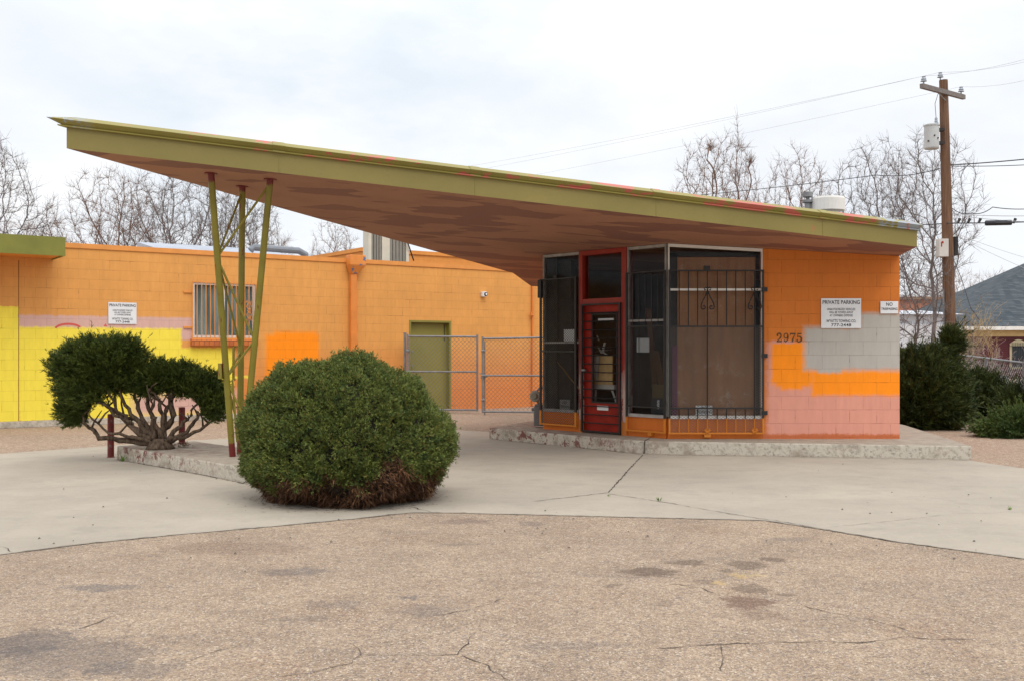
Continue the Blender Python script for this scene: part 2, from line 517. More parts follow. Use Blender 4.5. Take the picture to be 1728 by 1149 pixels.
def m_kerb(name, red):
    """old slab edge with flaking white / oxblood paint"""
    k = MT(name, 0.85, spec=0.25)
    o = k.xyz(k.coord())
    base = k.mix(k.rng(k.noise(6, 6, 0.7), 0.35, 0.65), lin(164, 153, 138), lin(140, 130, 117))
    geo = k.node('ShaderNodeNewGeometry'); nz_ = k.xyz(geo.outputs['Normal'])[2]
    side = k.rng(nz_, 0.4, 0.6, 1, 0)
    fl = k.rng(k.noise(20, 9, 0.8), 0.40, 0.49)
    fl2 = k.rng(k.noise(3, 6, 0.7, v=k.map(k.coord(), loc=(7, 3, 1))), 0.36, 0.50)
    w = k.math('MULTIPLY', k.math('MULTIPLY', k.math('MULTIPLY', fl, fl2), side), 0.72)
    c = k.mix(w, base, lin(205, 198, 184))
    rr = k.rng(k.noise(7, 7, 0.75, v=k.map(k.coord(), loc=(2, 9, 4))), 0.52, 0.56)
    rpos = k.rng(o[0], red[0], red[1], 1, 0)
    c = k.mix(k.math('MULTIPLY', k.math('MULTIPLY', rr, rpos), k.rng(side, 0, 1, 0.55, 0.85)), c, lin(112, 52, 52))
    k.col(c); k.nrm(k.bump(k.math('ADD', k.noise(30, 6, 0.7), w), 0.5, 0.006))
    return k.m


mat_dirt, mat_asph, mat_conc = m_dirt(), m_asphalt(), m_concrete()


def sheet(name, pts, z, mat, kind='structure', dice=None):
    b = MB()
    b.add([(p[0], p[1], z) for p in pts], [tuple(range(len(pts)))])
    o = b.build(name, mat)
    return tag(o, kind=kind)


b = MB(); b.add([(-400, -60, 0), (400, -60, 0), (400, 700, 0), (-400, 700, 0)], [(0, 1, 2, 3)])
tag(b.build('ground', mat_dirt), 'tan gravelly dirt around the lot', kind='structure')

front = [G(x, y) for x, y in APRON_FRONT]
asph = [(-30, -6), (30, -6)] + [(p.x, p.y + 0.06) for p in reversed(front)]
sheet('asphalt_lot', asph, 0.004, mat_asph)
back_px = [(2300, 860), (1728, 791), (1640, 778), (1560, 735), (1000, 728), (830, 729), (745, 724), (500, 735), (300, 744), (190, 752), (0, 766), (-420, 800)]
ap = [(p.x, p.y) for p in front] + [(G(x, y).x, G(x, y).y) for x, y in back_px]
apron = sheet('concrete_apron', ap, 0.008, mat_conc)


def strip(mb, px, w, z, seed, jag=1.0):
    """a jagged dark line drawn through ground pixels"""
    r = random.Random(seed)
    pts = [G(*p) for p in px]
    fine = []
    for a, b_ in zip(pts[:-1], pts[1:]):
        n = max(2, int((b_ - a).length / 0.06))
        for i in range(n):
            q = a.lerp(b_, i / n); fine.append(q + Vector((r.uniform(-1, 1), r.uniform(-1, 1), 0)) * 0.017 * jag)
    fine.append(pts[-1])
    vs = []
    for i, q in enumerate(fine):
        t = fine[min(i + 1, len(fine) - 1)] - fine[max(i - 1, 0)]
        n = Vector((-t.y, t.x, 0)).normalized()
        ww = 0.55 * w * r.uniform(0.15, 1.3) * (0.3 if i in (0, len(fine) - 1) else 1)
        vs += [(q.x + n.x * ww, q.y + n.y * ww, z), (q.x - n.x * ww, q.y - n.y * ww, z)]
    mb.add(vs, [(2 * i, 2 * i + 1, 2 * i + 3, 2 * i + 2) for i in range(len(fine) - 1)])


m_crack = paint('crack_and_foot_line', lin(74, 64, 56), 0.95, 0.3, 20)
cb = MB()
strip(cb, [(1085, 768), (1062, 792), (1027, 832)], 0.017, 0.012, 1, 0.5)
strip(cb, [(1027, 832), (960, 840), (900, 847)], 0.010, 0.012, 2)
strip(cb, [(1027, 834), (1130, 850), (1230, 868), (1300, 879)], 0.010, 0.012, 3, 0.6)
strip(cb, [(1400, 891), (1490, 882), (1610, 868), (1728, 866)], 0.004, 0.012, 4, 0.4)
strip(cb, [(1300, 878), (1420, 899), (1520, 917)], 0.012, 0.012, 14, 0.8)
strip(cb, [(690, 856), (715, 862), (730, 866)], 0.014, 0.012, 5)
strip(cb, [(0, 812), (80, 810), (190, 806)], 0.004, 0.012, 6, 0.4)
strip(cb, [(0, 922), (14, 927), (24, 935)], 0.008, 0.012, 7)
strip(cb, [(785, 757), (860, 772), (990, 780)], 0.003, 0.012, 8, 0.4)
for k_, (a, b_) in enumerate(zip(APRON_FRONT[1:-2], APRON_FRONT[2:-1])):
    strip(cb, [a, b_], 0.010, 0.0125, 30 + k_, 0.9)
strip(cb, [(826, 742), (950, 753), (1085, 767.5), (1250, 770), (1450, 774), (1640, 777.5)], 0.016, 0.0126, 61, 0.5)  # dark line along the foot of the porch edge
strip(cb, [(195, 776), (270, 789), (350, 804), (455, 826)], 0.016, 0.0126, 62, 0.5)  # dark line along the foot of the island
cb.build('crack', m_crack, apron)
cb = MB()
strip(cb, [(1728 - 620, 1096), (1180, 1091), (1250, 1087), (1320, 1085), (1390, 1082), (1450, 1087), (1530, 1076), (1580, 1079), (1640, 1080)], 0.008, 0.0075, 11)
strip(cb, [(1340, 1018), (1400, 1035), (1470, 1046), (1520, 1060), (1545, 1076)], 0.006, 0.0075, 12)
strip(cb, [(430, 1149), (520, 1136), (590, 1121), (612, 1107), (720, 1108), (774, 1105), (780, 1092), (790, 1084), (802, 1070)], 0.006, 0.0075, 13)
strip(cb, [(774, 1105), (820, 1126), (866, 1152)], 0.006, 0.0075, 15)
strip(cb, [(612, 1107), (606, 1096), (596, 1088)], 0.006, 0.0075, 16)
strip(cb, [(300, 1122), (350, 1104), (400, 1092)], 0.005, 0.0075, 17)
strip(cb, [(130, 1064), (170, 1050), (205, 1034)], 0.006, 0.0075, 18)
strip(cb, [(1215, 1090), (1222, 1110), (1218, 1135)], 0.007, 0.0075, 19)
strip(cb, [(1130, 986), (1180, 993), (1208, 1003)], 0.006, 0.0075, 20)
strip(cb, [(740, 1040), (800, 1028), (850, 1010)], 0.005, 0.0075, 21)
cb.build('crack', m_crack, bpy.data.objects['asphalt_lot'])

# ------------------------------------------------------------------ porch slab and pump island
SLAB = 0.198
porch = [(0.62, 20.0), (-0.39, 17.70), (0.55, 16.62), (1.35, 15.72), (1.72, 15.32), (2.0, 15.13), (6.36, 14.35), (6.95, 18.3), (7.1, 22.5), (1.0, 22.5)]
kf = MB(); kf.hexa([(x, y, 0.0) for x, y in porch], [(x, y, SLAB) for x, y in porch])
o = kf.build('porch_slab', m_kerb('porch_concrete', (0.9, 2.4)), bevel=0.018)
tag(o, 'raised concrete slab with flaking white edge under the small station office', 'porch slab')
cb = MB(); cb.tube([(1.93, 15.165, 0.01), (1.94, 15.15, SLAB + 0.001), (2.05, 15.5, SLAB + 0.001)], 0.009, 5)
cb.build('crack', m_crack, o)

IE = Vector((0.684, -0.729, 0)); IN = Vector((0.729, 0.684, 0))
i0 = Vector((-5.50, 14.43, 0))
isl = [i0, i0 + IE * 4.6, i0 + IE * 4.6 + IN * 1.15, i0 + IN * 1.15]
kf = MB(); kf.hexa([(p.x, p.y, 0) for p in isl], [(p.x, p.y, 0.19) for p in isl])
o = kf.build('pump_island', m_kerb('island_concrete', (-4.6, -3.3)), bevel=0.02)
tag(o, 'long raised concrete pump island with worn white and oxblood edge', 'pump island')

# ------------------------------------------------------------------ small station office
office = empty('station_office', (3.2, 17.5, SLAB), 'small orange block station office with sweeping slanted olive canopy roof', 'building')
TOPX = soffit


def wall_piece(mb, fr, s0, s1, z0, th=0.2, d0=0.0):
    """wall from z0 up to the sloping soffit"""
    c = [fr.w(s0, d0, 0), fr.w(s1, d0, 0), fr.w(s1, d0 + th, 0), fr.w(s0, d0 + th, 0)]
    loc = [(s0, d0), (s1, d0), (s1, d0 + th), (s0, d0 + th)]
    mb.hexa([(a, d_, z0) for a, d_ in loc], [(a, d_, soffit(p.x, p.y) - 0.004) for (a, d_), p in zip(loc, c)])


def R(fr, x0, y0, x1, y1, c, soft=0.03):
    a = fr.sz(x0, y1); b_ = fr.sz(x1, y0)
    return (a[0], b_[0], fr.sz((x0 + x1) / 2, y1)[1], fr.sz((x0 + x1) / 2, y0)[1], c, soft)


fs = FRONT.s
sW = fs(1287)                 # where the block wall starts
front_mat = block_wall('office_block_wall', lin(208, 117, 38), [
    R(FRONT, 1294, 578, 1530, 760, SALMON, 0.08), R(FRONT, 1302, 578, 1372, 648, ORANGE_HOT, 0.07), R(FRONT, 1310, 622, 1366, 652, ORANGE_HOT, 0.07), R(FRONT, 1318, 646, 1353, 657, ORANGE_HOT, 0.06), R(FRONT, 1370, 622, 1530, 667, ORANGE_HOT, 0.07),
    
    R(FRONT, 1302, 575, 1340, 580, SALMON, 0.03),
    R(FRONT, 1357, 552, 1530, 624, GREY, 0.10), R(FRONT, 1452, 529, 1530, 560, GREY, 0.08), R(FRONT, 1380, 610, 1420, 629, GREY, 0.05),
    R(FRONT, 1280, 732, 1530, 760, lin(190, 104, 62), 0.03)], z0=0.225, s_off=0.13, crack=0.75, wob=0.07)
mb = MB(); wall_piece(mb, FRONT, sW, 5.79 - 2.327, SLAB)
# side and rear walls
mb2 = MB()
wl = mb.build('wall', front_mat, office, FRONT)
side = Frame(5.79, 15.69, math.atan2(6.0, 0.42))
mbs = MB(); wall_piece(mbs, side, 0.004, 5.6, SLAB, th=0.2)
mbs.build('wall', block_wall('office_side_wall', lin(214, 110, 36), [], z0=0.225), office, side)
left = Frame(0.527, 17.41, math.atan2(4.2, 0.35))
mbs = MB(); wall_piece(mbs, left, 0.2, 4.2, SLAB, th=-0.2)
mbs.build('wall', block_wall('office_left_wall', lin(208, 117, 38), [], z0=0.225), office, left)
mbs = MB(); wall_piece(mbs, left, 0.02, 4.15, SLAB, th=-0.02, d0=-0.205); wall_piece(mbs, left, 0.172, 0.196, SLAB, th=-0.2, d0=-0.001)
mbs.build('dark_liner', m_dark, office, left)  # dark liner added so the room looks dark behind the glass
rear = Frame(0.90, 21.4, 0.0)
mbs = MB(); wall_piece(mbs, rear, 0, 5.25, SLAB)
mbs.build('wall', m_orange_trim, office, rear)
# sill walls below the windows
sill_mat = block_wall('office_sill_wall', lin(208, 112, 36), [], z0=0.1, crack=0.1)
zs = FRONT.sz(1200, 703)[1]
mb = MB(); mb.box(0.0, sW - 0.002, 0.002, 0.2, SLAB, zs - 0.03)
mb.build('sill_wall', sill_mat, office, FRONT)
aL, aD0, aD1, aR = 0.0, ANG.s(979), ANG.s(1059), ANGLEN
zs2 = SLAB + 0.30
mb = MB(); mb.box(0.0, aD0, 0.0, 0.15, SLAB, zs2); mb.build('sill_wall', sill_mat, office, ANG)
mb = MB(); mb.box(aD1, aR - 0.03, 0.0, 0.15, SLAB, zs2); mb.build('sill_wall', sill_mat, office, ANG)


def sof_l(fr, s, dd=0.0):
    p = fr.w(s, dd, 0); return soffit(p.x, p.y)


def window(fr, s0, s1, z0, rails, matf, post=0.018, th=0.05, top=True):
    """shop window: sloping-topped frame with glass; rails are z heights of cross bars"""
    f_ = MB()
    for a, b_ in ((s0, s0 + post), (s1 - post, s1)):
        f_.hexa([(a, -0.012, z0), (b_, -0.012, z0), (b_, th, z0), (a, th, z0)], [(q, d_, sof_l(fr, q, d_) - 0.006) for q, d_ in ((a, -0.012), (b_, -0.012), (b_, th), (a, th))])
    if top:
        f_.hexa([(q, d_, sof_l(fr, q, d_) - 0.05) for q, d_ in ((s0 + post, -0.009), (s1 - post, -0.009), (s1 - post, th), (s0 + post, th))],
                [(q, d_, sof_l(fr, q, d_) - 0.007) for q, d_ in ((s0 + post, -0.009), (s1 - post, -0.009), (s1 - post, th), (s0 + post, th))])
    f_.box(s0 + post, s1 - post, -0.03, th, z0 - 0.028, z0 + 0.02)
    for z in rails:
        f_.box(s0 + post, s1 - post, -0.006, 0.03, z - 0.016, z + 0.016)
    fo = f_.build('window_frame', matf, office, fr)
    g = MB(); g.add([(s0 + post, 0.02, z0 + 0.02), (s1 - post, 0.02, z0 + 0.02), (s1 - post, 0.02, sof_l(fr, s1, 0.02) - 0.05), (s0 + post, 0.02, sof_l(fr, s0, 0.02) - 0.05)], [(0, 1, 2, 3)])
    g.build('pane', m_glass, fo, fr)
    return fo


zr1 = FRONT.sz(1200, 489)[1]
window(FRONT, 0.006, sW - 0.004, zs, [zr1], m_white)
window(ANG, 0.0, aD0 - 0.002, zs2 + 0.03, [ANG.sz(950, 578)[1]], m_oldframe)
window(ANG, aD1 + 0.002, aR - 0.032, zs2 + 0.03, [ANG.sz(1090, 541)[1]], m_oldframe)

# door, its frame and transom
zt = ANG.sz(1018, 507)[1]
mb = MB()
for a, b_ in ((aD0, aD0 + 0.075), (aD1 - 0.10, aD1)):
    mb.hexa([(a, -0.03, SLAB), (b_, -0.03, SLAB), (b_, 0.12, SLAB), (a, 0.12, SLAB)], [(q, d_, sof_l(ANG, q, d_) - 0.005) for q, d_ in ((a, -0.03), (b_, -0.03), (b_, 0.12), (a, 0.12))])
mb.hexa([(q, d_, sof_l(ANG, q, d_) - 0.075) for q, d_ in ((aD0 + 0.075, -0.028), (aD1 - 0.10, -0.028), (aD1 - 0.10, 0.1), (aD0 + 0.075, 0.1))],
        [(q, d_, sof_l(ANG, q, d_) - 0.006) for q, d_ in ((aD0 + 0.075, -0.028), (aD1 - 0.10, -0.028), (aD1 - 0.10, 0.1), (aD0 + 0.075, 0.1))])
mb.box(aD0 + 0.075, aD1 - 0.10, -0.026, 0.1, zt - 0.05, zt + 0.03)


def m_jamb():
    k = MT('red_door_frame', 0.5, RED)
    o = k.xyz(k.coord())
    n = k.noise(9, 6, 0.7, v=k.map(k.coord(), scale=(1, 1, 0.35)))
    c = k.mix(k.rng(k.noise(3, 5), 0.35, 0.65), RED, (0.30, 0.03, 0.018, 1))
    low = k.rng(o[2], 0.85, 1.35, 1, 0)
    c = k.mix(k.math('MULTIPLY', k.rng(n, 0.46, 0.50), low), c, lin(190, 165, 155))
    c = k.mix(k.rng(k.math('ADD', o[2], k.math('MULTIPLY', n, 0.1)), 0.45, 0.47, 1, 0), c, lin(196, 116, 50))
    k.col(c); k.nrm(k.bump(n, 0.3, 0.006)); return k.m


df = mb.build('door_frame', m_jamb(), office, ANG)
g = MB(); g.add([(aD0 + 0.075, 0.04, zt + 0.03), (aD1 - 0.10, 0.04, zt + 0.03), (aD1 - 0.10, 0.04, sof_l(ANG, aD1) - 0.07), (aD0 + 0.075, 0.04, sof_l(ANG, aD0) - 0.07)], [(0, 1, 2, 3)])
g.build('transom_pane', m_glass, df, ANG)
d0, d1 = aD0 + 0.078, aD1 - 0.103
dz0, dz1 = SLAB + 0.012, zt - 0.053
gz0, gz1 = ANG.sz(1018, 678)[1], ANG.sz(1018, 531)[1]
gs0, gs1 = ANG.s(999), ANG.s(1040)
mb = MB()
mb.box(d0, gs0, 0.01, 0.05, dz0, dz1); mb.box(gs1, d1, 0.01, 0.05, dz0, dz1)
mb.box(gs0, gs1, 0.011, 0.05, dz0, gz0); mb.box(gs0, gs1, 0.011, 0.05, gz1, dz1)
door = mb.build('door', m_red, office, ANG)
mb = MB()
for a, b_, c_, e_ in ((gs0 - 0.02, gs0 + 0.004, gz0 - 0.02, gz1 + 0.02), (gs1 - 0.004, gs1 + 0.02, gz0 - 0.02, gz1 + 0.02)):
    mb.box(a, b_, 0.0, 0.02, c_, e_)
mb.box(gs0 + 0.004, gs1 - 0.004, 0.001, 0.02, gz0 - 0.02, gz0 + 0.004); mb.box(gs0 + 0.004, gs1 - 0.004, 0.001, 0.02, gz1 - 0.004, gz1 + 0.02)
mb.build('glazing_bead', m_dark, door, ANG)
g = MB(); g.add([(gs0, 0.03, gz0), (gs1, 0.03, gz0), (gs1, 0.03, gz1), (gs0, 0.03, gz1)], [(0, 1, 2, 3)])
g.build('pane', m_glass, door, ANG)
mb = MB(); zz = ANG.sz(1018, 688)[1]; sc = ANG.s(1018)
mb.box(sc - 0.13, sc + 0.10, -0.002, 0.014, zz - 0.035, zz + 0.035)
mb.build('mail_slot', m_signw, door, ANG)
zz = ANG.sz(984, 624)[1]
mb = MB(); mb.tube([(d0 + 0.05, 0.012, zz), (d0 + 0.05, -0.05, zz)], 0.012, 8); mb.lathe([(0.012, -0.02), (0.034, -0.012), (0.038, 0.0), (0.034, 0.014), (0.014, 0.022)], 14, (d0 + 0.05, -0.06, zz))
mb.build('door_knob', m_galv, door, ANG, smooth=True)

# security bars
def m_grille(zl, name):
    k = MT(name, 0.5)
    o = k.xyz(k.coord())
    z = k.math('ADD', o[2], k.math('MULTIPLY', k.math('SUBTRACT', k.noise(14, 3), 0.5), 0.03))
    k.col(k.mix(k.rng(z, zl - 0.01, zl + 0.01), lin(200, 120, 34), (0.018, 0.017, 0.018, 1)))
    k.nrm(k.bump(k.noise(60, 3), 0.2, 0.003))
    return k.m


def lozenge(mb, s0, s1, z0, z1, d_, pw=0.052, ph=0.040, r=0.0042):
    """expanded metal: zigzag strands meeting at their points"""
    n = int((s1 - s0) / pw); m = int((z1 - z0) / (ph / 2))
    pw = (s1 - s0) / n; st = (z1 - z0) / m
    for i in range(n + 1):
        for sg in (0, 1):
            if i == n and sg: continue
            pts = []
            for j in range(m + 1):
                off = pw / 2 if (j + sg) % 2 else 0.0
                x = s0 + i * pw + (off if sg == 0 else (pw / 2 - off) + 0)
                x = s0 + i * pw + (pw / 2 if (j % 2) else 0) if sg == 0 else s0 + i * pw + (pw / 2 if (j % 2 == 0 or True) and j % 2 else pw)
                pts.append((min(x, s1), d_, z0 + j * st))
            mb.tube(pts, r, 3, False)


def scroll(mb, s, zt_, zb, w, d_, r=0.009):
    """heart shaped wrought scroll, point at the top, curls at the bottom"""
    for sg in (-1, 1):
        pts = []
        for i in range(12):
            t = i / 11
            pts.append((s + sg * w * math.sin(t * math.pi * 0.62) * (0.15 + 0.85 * t) , d_, zt_ + (zb - zt_) * t))
        cx_, cz_ = s + sg * w * 0.55, zb + 0.002
        a0 = math.atan2(pts[-1][2] - cz_, sg * (pts[-1][0] - cx_)); R0 = math.hypot(pts[-1][0] - cx_, pts[-1][2] - cz_)
        for i in range(1, 15):
            a = a0 - i * 0.42; rr = R0 * (1 - i / 19)
            pts.append((cx_ + sg * rr * math.cos(a), d_, cz_ + rr * math.sin(a)))
        mb.tube(pts, r, 5)
        mb.tube([(s, d_, zt_ + 0.012), (s + sg * w * 0.25, d_, zt_ + 0.03), (s + sg * w * 0.5, d_, zt_ + 0.018), (s + sg * w * 0.42, d_, zt_ - 0.012), (s + sg * w * 0.25, d_, zt_ - 0.006)], r, 5)


gz = lambda y: FRONT.sz(1200, y)[1]
gm = m_grille(zs - 0.02, 'grille_paint_front')
mb = MB(); gl, gr_ = 0.015, sW - 0.01; gt, gmid, glow, gbot = gz(457.5), gz(551), gz(688), gz(730)
for z in (gt, gmid, glow, gbot): mb.box(gl, gr_, -0.075, -0.053, z - 0.011, z + 0.011)
for s in (gl, gr_): mb.box(s - 0.013, s + 0.013, -0.078, -0.05, gbot - 0.012, gt + 0.012)
bars = [1145, 1160.5, 1176, 1192.3, 1209, 1224.5, 1240, 1256, 1271.5]
for i, x in enumerate(bars):
    s = fs(x)
    if i in (3, 8): mb.bar((s, -0.064, gbot), (s, -0.064, gt), 0.009)
    else:
        mb.bar((s, -0.064, gmid), (s, -0.064, gt), 0.008); mb.bar((s, -0.064, gbot), (s, -0.064, glow), 0.008)
for x in (1192.3, 1271.5):
    scroll(mb, fs(x), gz(489), gz(519), 0.105, -0.08)
    scroll(mb, fs(x), gz(729), gz(724), 0.05, -0.08)
mb.box(fs(1187), fs(1197), -0.07, -0.02, gt, gt + 0.07); mb.box(fs(1187), fs(1198), -0.07, -0.02, gbot - 0.06, gbot)
for y in (489, 600, 696): mb.box(sW - 0.02, sW + 0.06, -0.055, -0.004, gz(y) - 0.03, gz(y) + 0.03)
o = mb.build('security_grille', gm, office, FRONT)
mb = MB(); lozenge(mb, gl + 0.01, gr_ - 0.01, gbot, gmid, -0.05)
mb.build('expanded_mesh', paint('mesh_steel', (0.15, 0.125, 0.11, 1), 0.6, 0.2), o, FRONT)

az = lambda x, y: ANG.sz(x, y)[1]
# right-hand grille of the angled face
mb = MB(); gl, gr_ = ANG.s(1062), ANG.s(1126); gt, gmid, glow, gbot = az(1094, 460), az(1094, 550.5), az(1094, 686), az(1094, 727)
for z in (gt, gmid, glow, gbot): mb.box(gl, gr_, -0.075, -0.053, z - 0.011, z + 0.011)
for s in (gl, gr_): mb.box(s - 0.013, s + 0.013, -0.078, -0.05, gbot - 0.012, gt + 0.012)
for i in range(1, 6):
    s = gl + (gr_ - gl) * i / 6
    mb.bar((s, -0.064, gmid if i != 2 else glow), (s, -0.064, gt), 0.008)
mb.box(ANG.s(1098), ANG.s(1104), -0.07, -0.02, gbot - 0.06, gbot)
o = mb.build('security_grille', m_grille(zs2, 'grille_paint_right'), office, ANG)
m_mesh = paint('dark_mesh_steel', (0.05, 0.046, 0.043, 1), 0.6, 0.2)
mb = MB(); lozenge(mb, gl + 0.01, gr_ - 0.01, glow, gmid, -0.05); mb.build('expanded_mesh', m_mesh, o, ANG)
# left-hand grille
mb = MB(); gl, gr_ = 0.0, ANG.s(976); gt, gmid, glow, gbot = az(946, 471), az(946, 593), az(946, 690), az(946, 716)
for z in (gt, gmid, gbot): mb.box(gl, gr_, -0.075, -0.053, z - 0.011, z + 0.011)
for s in (gl, gr_): mb.box(s - 0.016, s + 0.016, -0.078, -0.05, gbot - 0.012, gt + 0.012)
mb.box(gl - 0.06, gl - 0.016, -0.078, 0.3, gt - 0.30, gt)
mb.box(ANG.s(939), ANG.s(944), -0.07, -0.02, gt, gt + 0.06)
o = mb.build('security_grille', m_grille(zs2 + 0.02, 'grille_paint_left'), office, ANG)
mb = MB(); lozenge(mb, gl + 0.01, gr_ - 0.01, gbot, gt, -0.05); mb.build('expanded_mesh', m_mesh, o, ANG)
# barred screen door in front of the door
mb = MB(); gl, gr_ = d0 + 0.01, d1 - 0.01; gt, gbot = dz1 - 0.01, SLAB + 0.03
for z in (gt, gbot): mb.box(gl, gr_, -0.066, -0.04, z - 0.012, z + 0.012)
for s in (gl, gr_): mb.box(s - 0.016, s + 0.016, -0.068, -0.038, gbot - 0.012, gt + 0.012)
n = 15
for i in range(1, n):
    z = gbot + (gt - gbot) * i / n
    mb.bar((gl, -0.053, z), (gr_, -0.053, z), 0.009)
zz = az(1018, 590)
for sg in (-1, 1):
    c0 = (gs0 + gs1) / 2
    mb.tube([(c0, -0.06, zz), (c0 + sg * 0.1, -0.06, zz + 0.03), (c0 + sg * 0.17, -0.06, zz), (c0 + sg * 0.13, -0.06, zz - 0.04), (c0 + sg * 0.08, -0.06, zz - 0.02)], 0.007, 5)
mb.build('barred_door', m_black, office, ANG)

# roof: slab with fascia, swept cap flashing
ROOF = [(-4.84, 11.27), (5.71, 14.62), (6.36, 22.4), (0.41, 22.2), (0.02, 20.1)]


def offset(poly, o_):
    n = len(poly); out = []
    for i in range(n):
        p0, p1, p2 = (Vector(poly[(i + k) % n]) for k in (-1, 0, 1))
        e1 = (p1 - p0).normalized(); e2 = (p2 - p1).normalized()
        n1 = Vector((e1.y, -e1.x)); n2 = Vector((e2.y, -e2.x))
        bis = (n1 + n2); bis = bis / bis.length_squared * 2
        q = p1 + bis * o_
        out.append((q.x, q.y))
    return out


def ring(o_, dz): return [(x, y, soffit(x, y) + dz) for x, y in offset(ROOF, o_)]


def skin(rings, name, mat, parent, label=None):
    b_ = MB(); n = len(ROOF)
    for r_ in rings: b_.v += r_
    for i in range(len(rings) - 1):
        for k_ in range(n):
            a = i * n + k_; c = i * n + (k_ + 1) % n
            b_.f.append((a, c, c + n, a + n))
    return b_.build(name, mat, parent, label=label)


def m_soffit():
    k = MT('soffit_paint', 0.75)
    o = k.coord()
    n = k.noise(2.2, 4, 0.5, out='Color')
    v = k.node('ShaderNodeVectorMath', operation='MULTIPLY_ADD'); k.put(v.inputs[0], n); v.inputs[1].default_value = (0.14, 0.14, 0); v.inputs[2].default_value = (-0.07, -0.07, 0)
    ad = k.node('ShaderNodeVectorMath', operation='ADD'); k.put(ad.inputs[0], o); k.put(ad.inputs[1], v.outputs[0])
    m = k.map(ad.outputs[0], scale=(0.75, 1.9, 0.0), rot=(0, 0, rad(-32)))
    pick = k.xyz(k.vor(1.55, v=m, out='Color', metric='CHEBYCHEV'))
    grad = k.rng(k.xyz(o)[0], -5, 3, 0.0, 0.16)
    dark = k.rng(k.math('ADD', pick[0], grad), 0.70, 0.71, 1, 0)
    c = k.mix(k.rng(k.noise(0.8, 5), 0.35, 0.65), lin(170, 122, 96), lin(160, 115, 92))
    c = k.mix(k.math('MULTIPLY', k.math('SUBTRACT', 1.0, dark), 1.0), c, lin(138, 95, 81))
    c = k.mix(k.rng(k.noise(1.3, 8, 0.7), 0.5, 0.7, 0, 0.45), c, lin(142, 98, 78))
    c = k.mix(k.rng(k.noise(30, 5, 0.7), 0.62, 0.72, 0, 0.3), c, lin(110, 72, 60))
    k.col(c); k.nrm(k.bump(k.noise(14, 5), 0.12, 0.01)); return k.m


def m_fascia():
    k = MT('olive_fascia', 0.5)
    n = k.noise(0.9, 6, 0.6); f2 = k.noise(6, 6, 0.65)
    c = k.mix(k.rng(n, 0.3, 0.7), lin(134, 121, 64), lin(122, 111, 56))
    c = k.mix(k.rng(f2, 0.66, 0.72, 0, 0.35), c, lin(176, 96, 70))
    c = k.mix(k.rng(k.noise(20, 4, 0.7), 0.6, 0.72, 0, 0.25), c, lin(100, 92, 40))
    k.col(c); k.nrm(k.bump(k.math('ADD', k.math('MULTIPLY', n, 5.0), f2), 0.15, 0.012)); return k.m


def m_cap():
    k = MT('olive_cap_flashing', 0.5)
    o = k.xyz(k.coord())
    n = k.noise(1.0, 7, 0.68, v=k.map(k.coord(), scale=(2.2, 2.2, 6)))
    c = k.mix(k.rng(k.noise(1.2, 5), 0.3, 0.7), lin(146, 136, 68), lin(134, 125, 62))
    amt = k.math('ADD', n, k.rng(o[0], -4.8, -1.0, -0.08, 0.035))
    c = k.mix(k.rng(amt, 0.565, 0.59), c, lin(186, 100, 86))
    gx = k.math('MAXIMUM', k.rng(o[0], 5.05, 5.15), k.rng(o[0], -4.55, -4.85))
    c = k.mix(k.math('MULTIPLY', gx, k.rng(k.noise(7, 6, 0.7), 0.44, 0.5)), c, lin(150, 158, 166))
    k.col(c); k.nrm(k.bump(k.noise(8, 5), 0.15, 0.006)); return k.m


mf = m_fascia(); mcap = m_cap()
bt = MB(); rr = ring(0.0, 0.0)
bt.add(rr, [tuple(range(len(rr) - 1, -1, -1))])
bt.build('soffit', m_soffit(), office)
fa = skin([ring(0, 0), ring(0, 0.228)], 'fascia', mf, office)
rings = [ring(-0.003, 0.226), ring(0.034, 0.229), ring(0.037, 0.243), ring(0.020, 0.247), ring(0.075, 0.292), ring(0.078, 0.297), ring(-0.035, 0.358)]
cp = skin(rings, 'cap_flashing', mcap, office)
bt = MB(); rr = ring(-0.034, 0.3575); bt.add(rr, [tuple(range(len(rr)))])
bt.build('roof_deck', paint('tar_roof', (0.08, 0.08, 0.08, 1), 0.9), office)
# metal seams
a = Vector(ROOF[0] + (0,)); b_ = Vector(ROOF[1] + (0,)); e_ = (b_ - a).normalized(); nn = Vector((e_.y, -e_.x, 0)); L = (b_ - a).length
for xpx in (470, 801, 1107, 1388):
    u = (xpx - CX) / F
    t = (u * a.y - a.x) / (e_.x - u * e_.y)
    p = a + e_ * t
    z = soffit(p.x, p.y)
    q = p + e_ * 0.012
    sm = MB(); lap = MB()
    sm.hexa([tuple(x_ + Vector((0, 0, z + 0.004))) for x_ in (p + nn * 0.004, q + nn * 0.004, q - nn * 0.002, p - nn * 0.002)],
            [tuple(x_ + Vector((0, 0, z + 0.222))) for x_ in (p + nn * 0.004, q + nn * 0.004, q - nn * 0.002, p - nn * 0.002)])
    # lap sleeve over the cap
    w_ = 0.07
    prof = [(0.041, 0.228), (0.041, 0.246), (0.026, 0.250), (0.080, 0.291), (0.083, 0.299), (-0.033, 0.363)]
    n0 = len(lap.v)
    for sgn in (-w_, w_):
        for oo, dz in prof:
            c_ = p + e_ * sgn + nn * oo
            lap.v.append((c_.x, c_.y, soffit(c_.x, c_.y) + dz))
    for i in range(len(prof) - 1): lap.f.append((n0 + i, n0 + len(prof) + i, n0 + len(prof) + i + 1, n0 + i + 1))
    sm.build('seam', mf, fa); lap.build('lap_joint', mcap, cp)

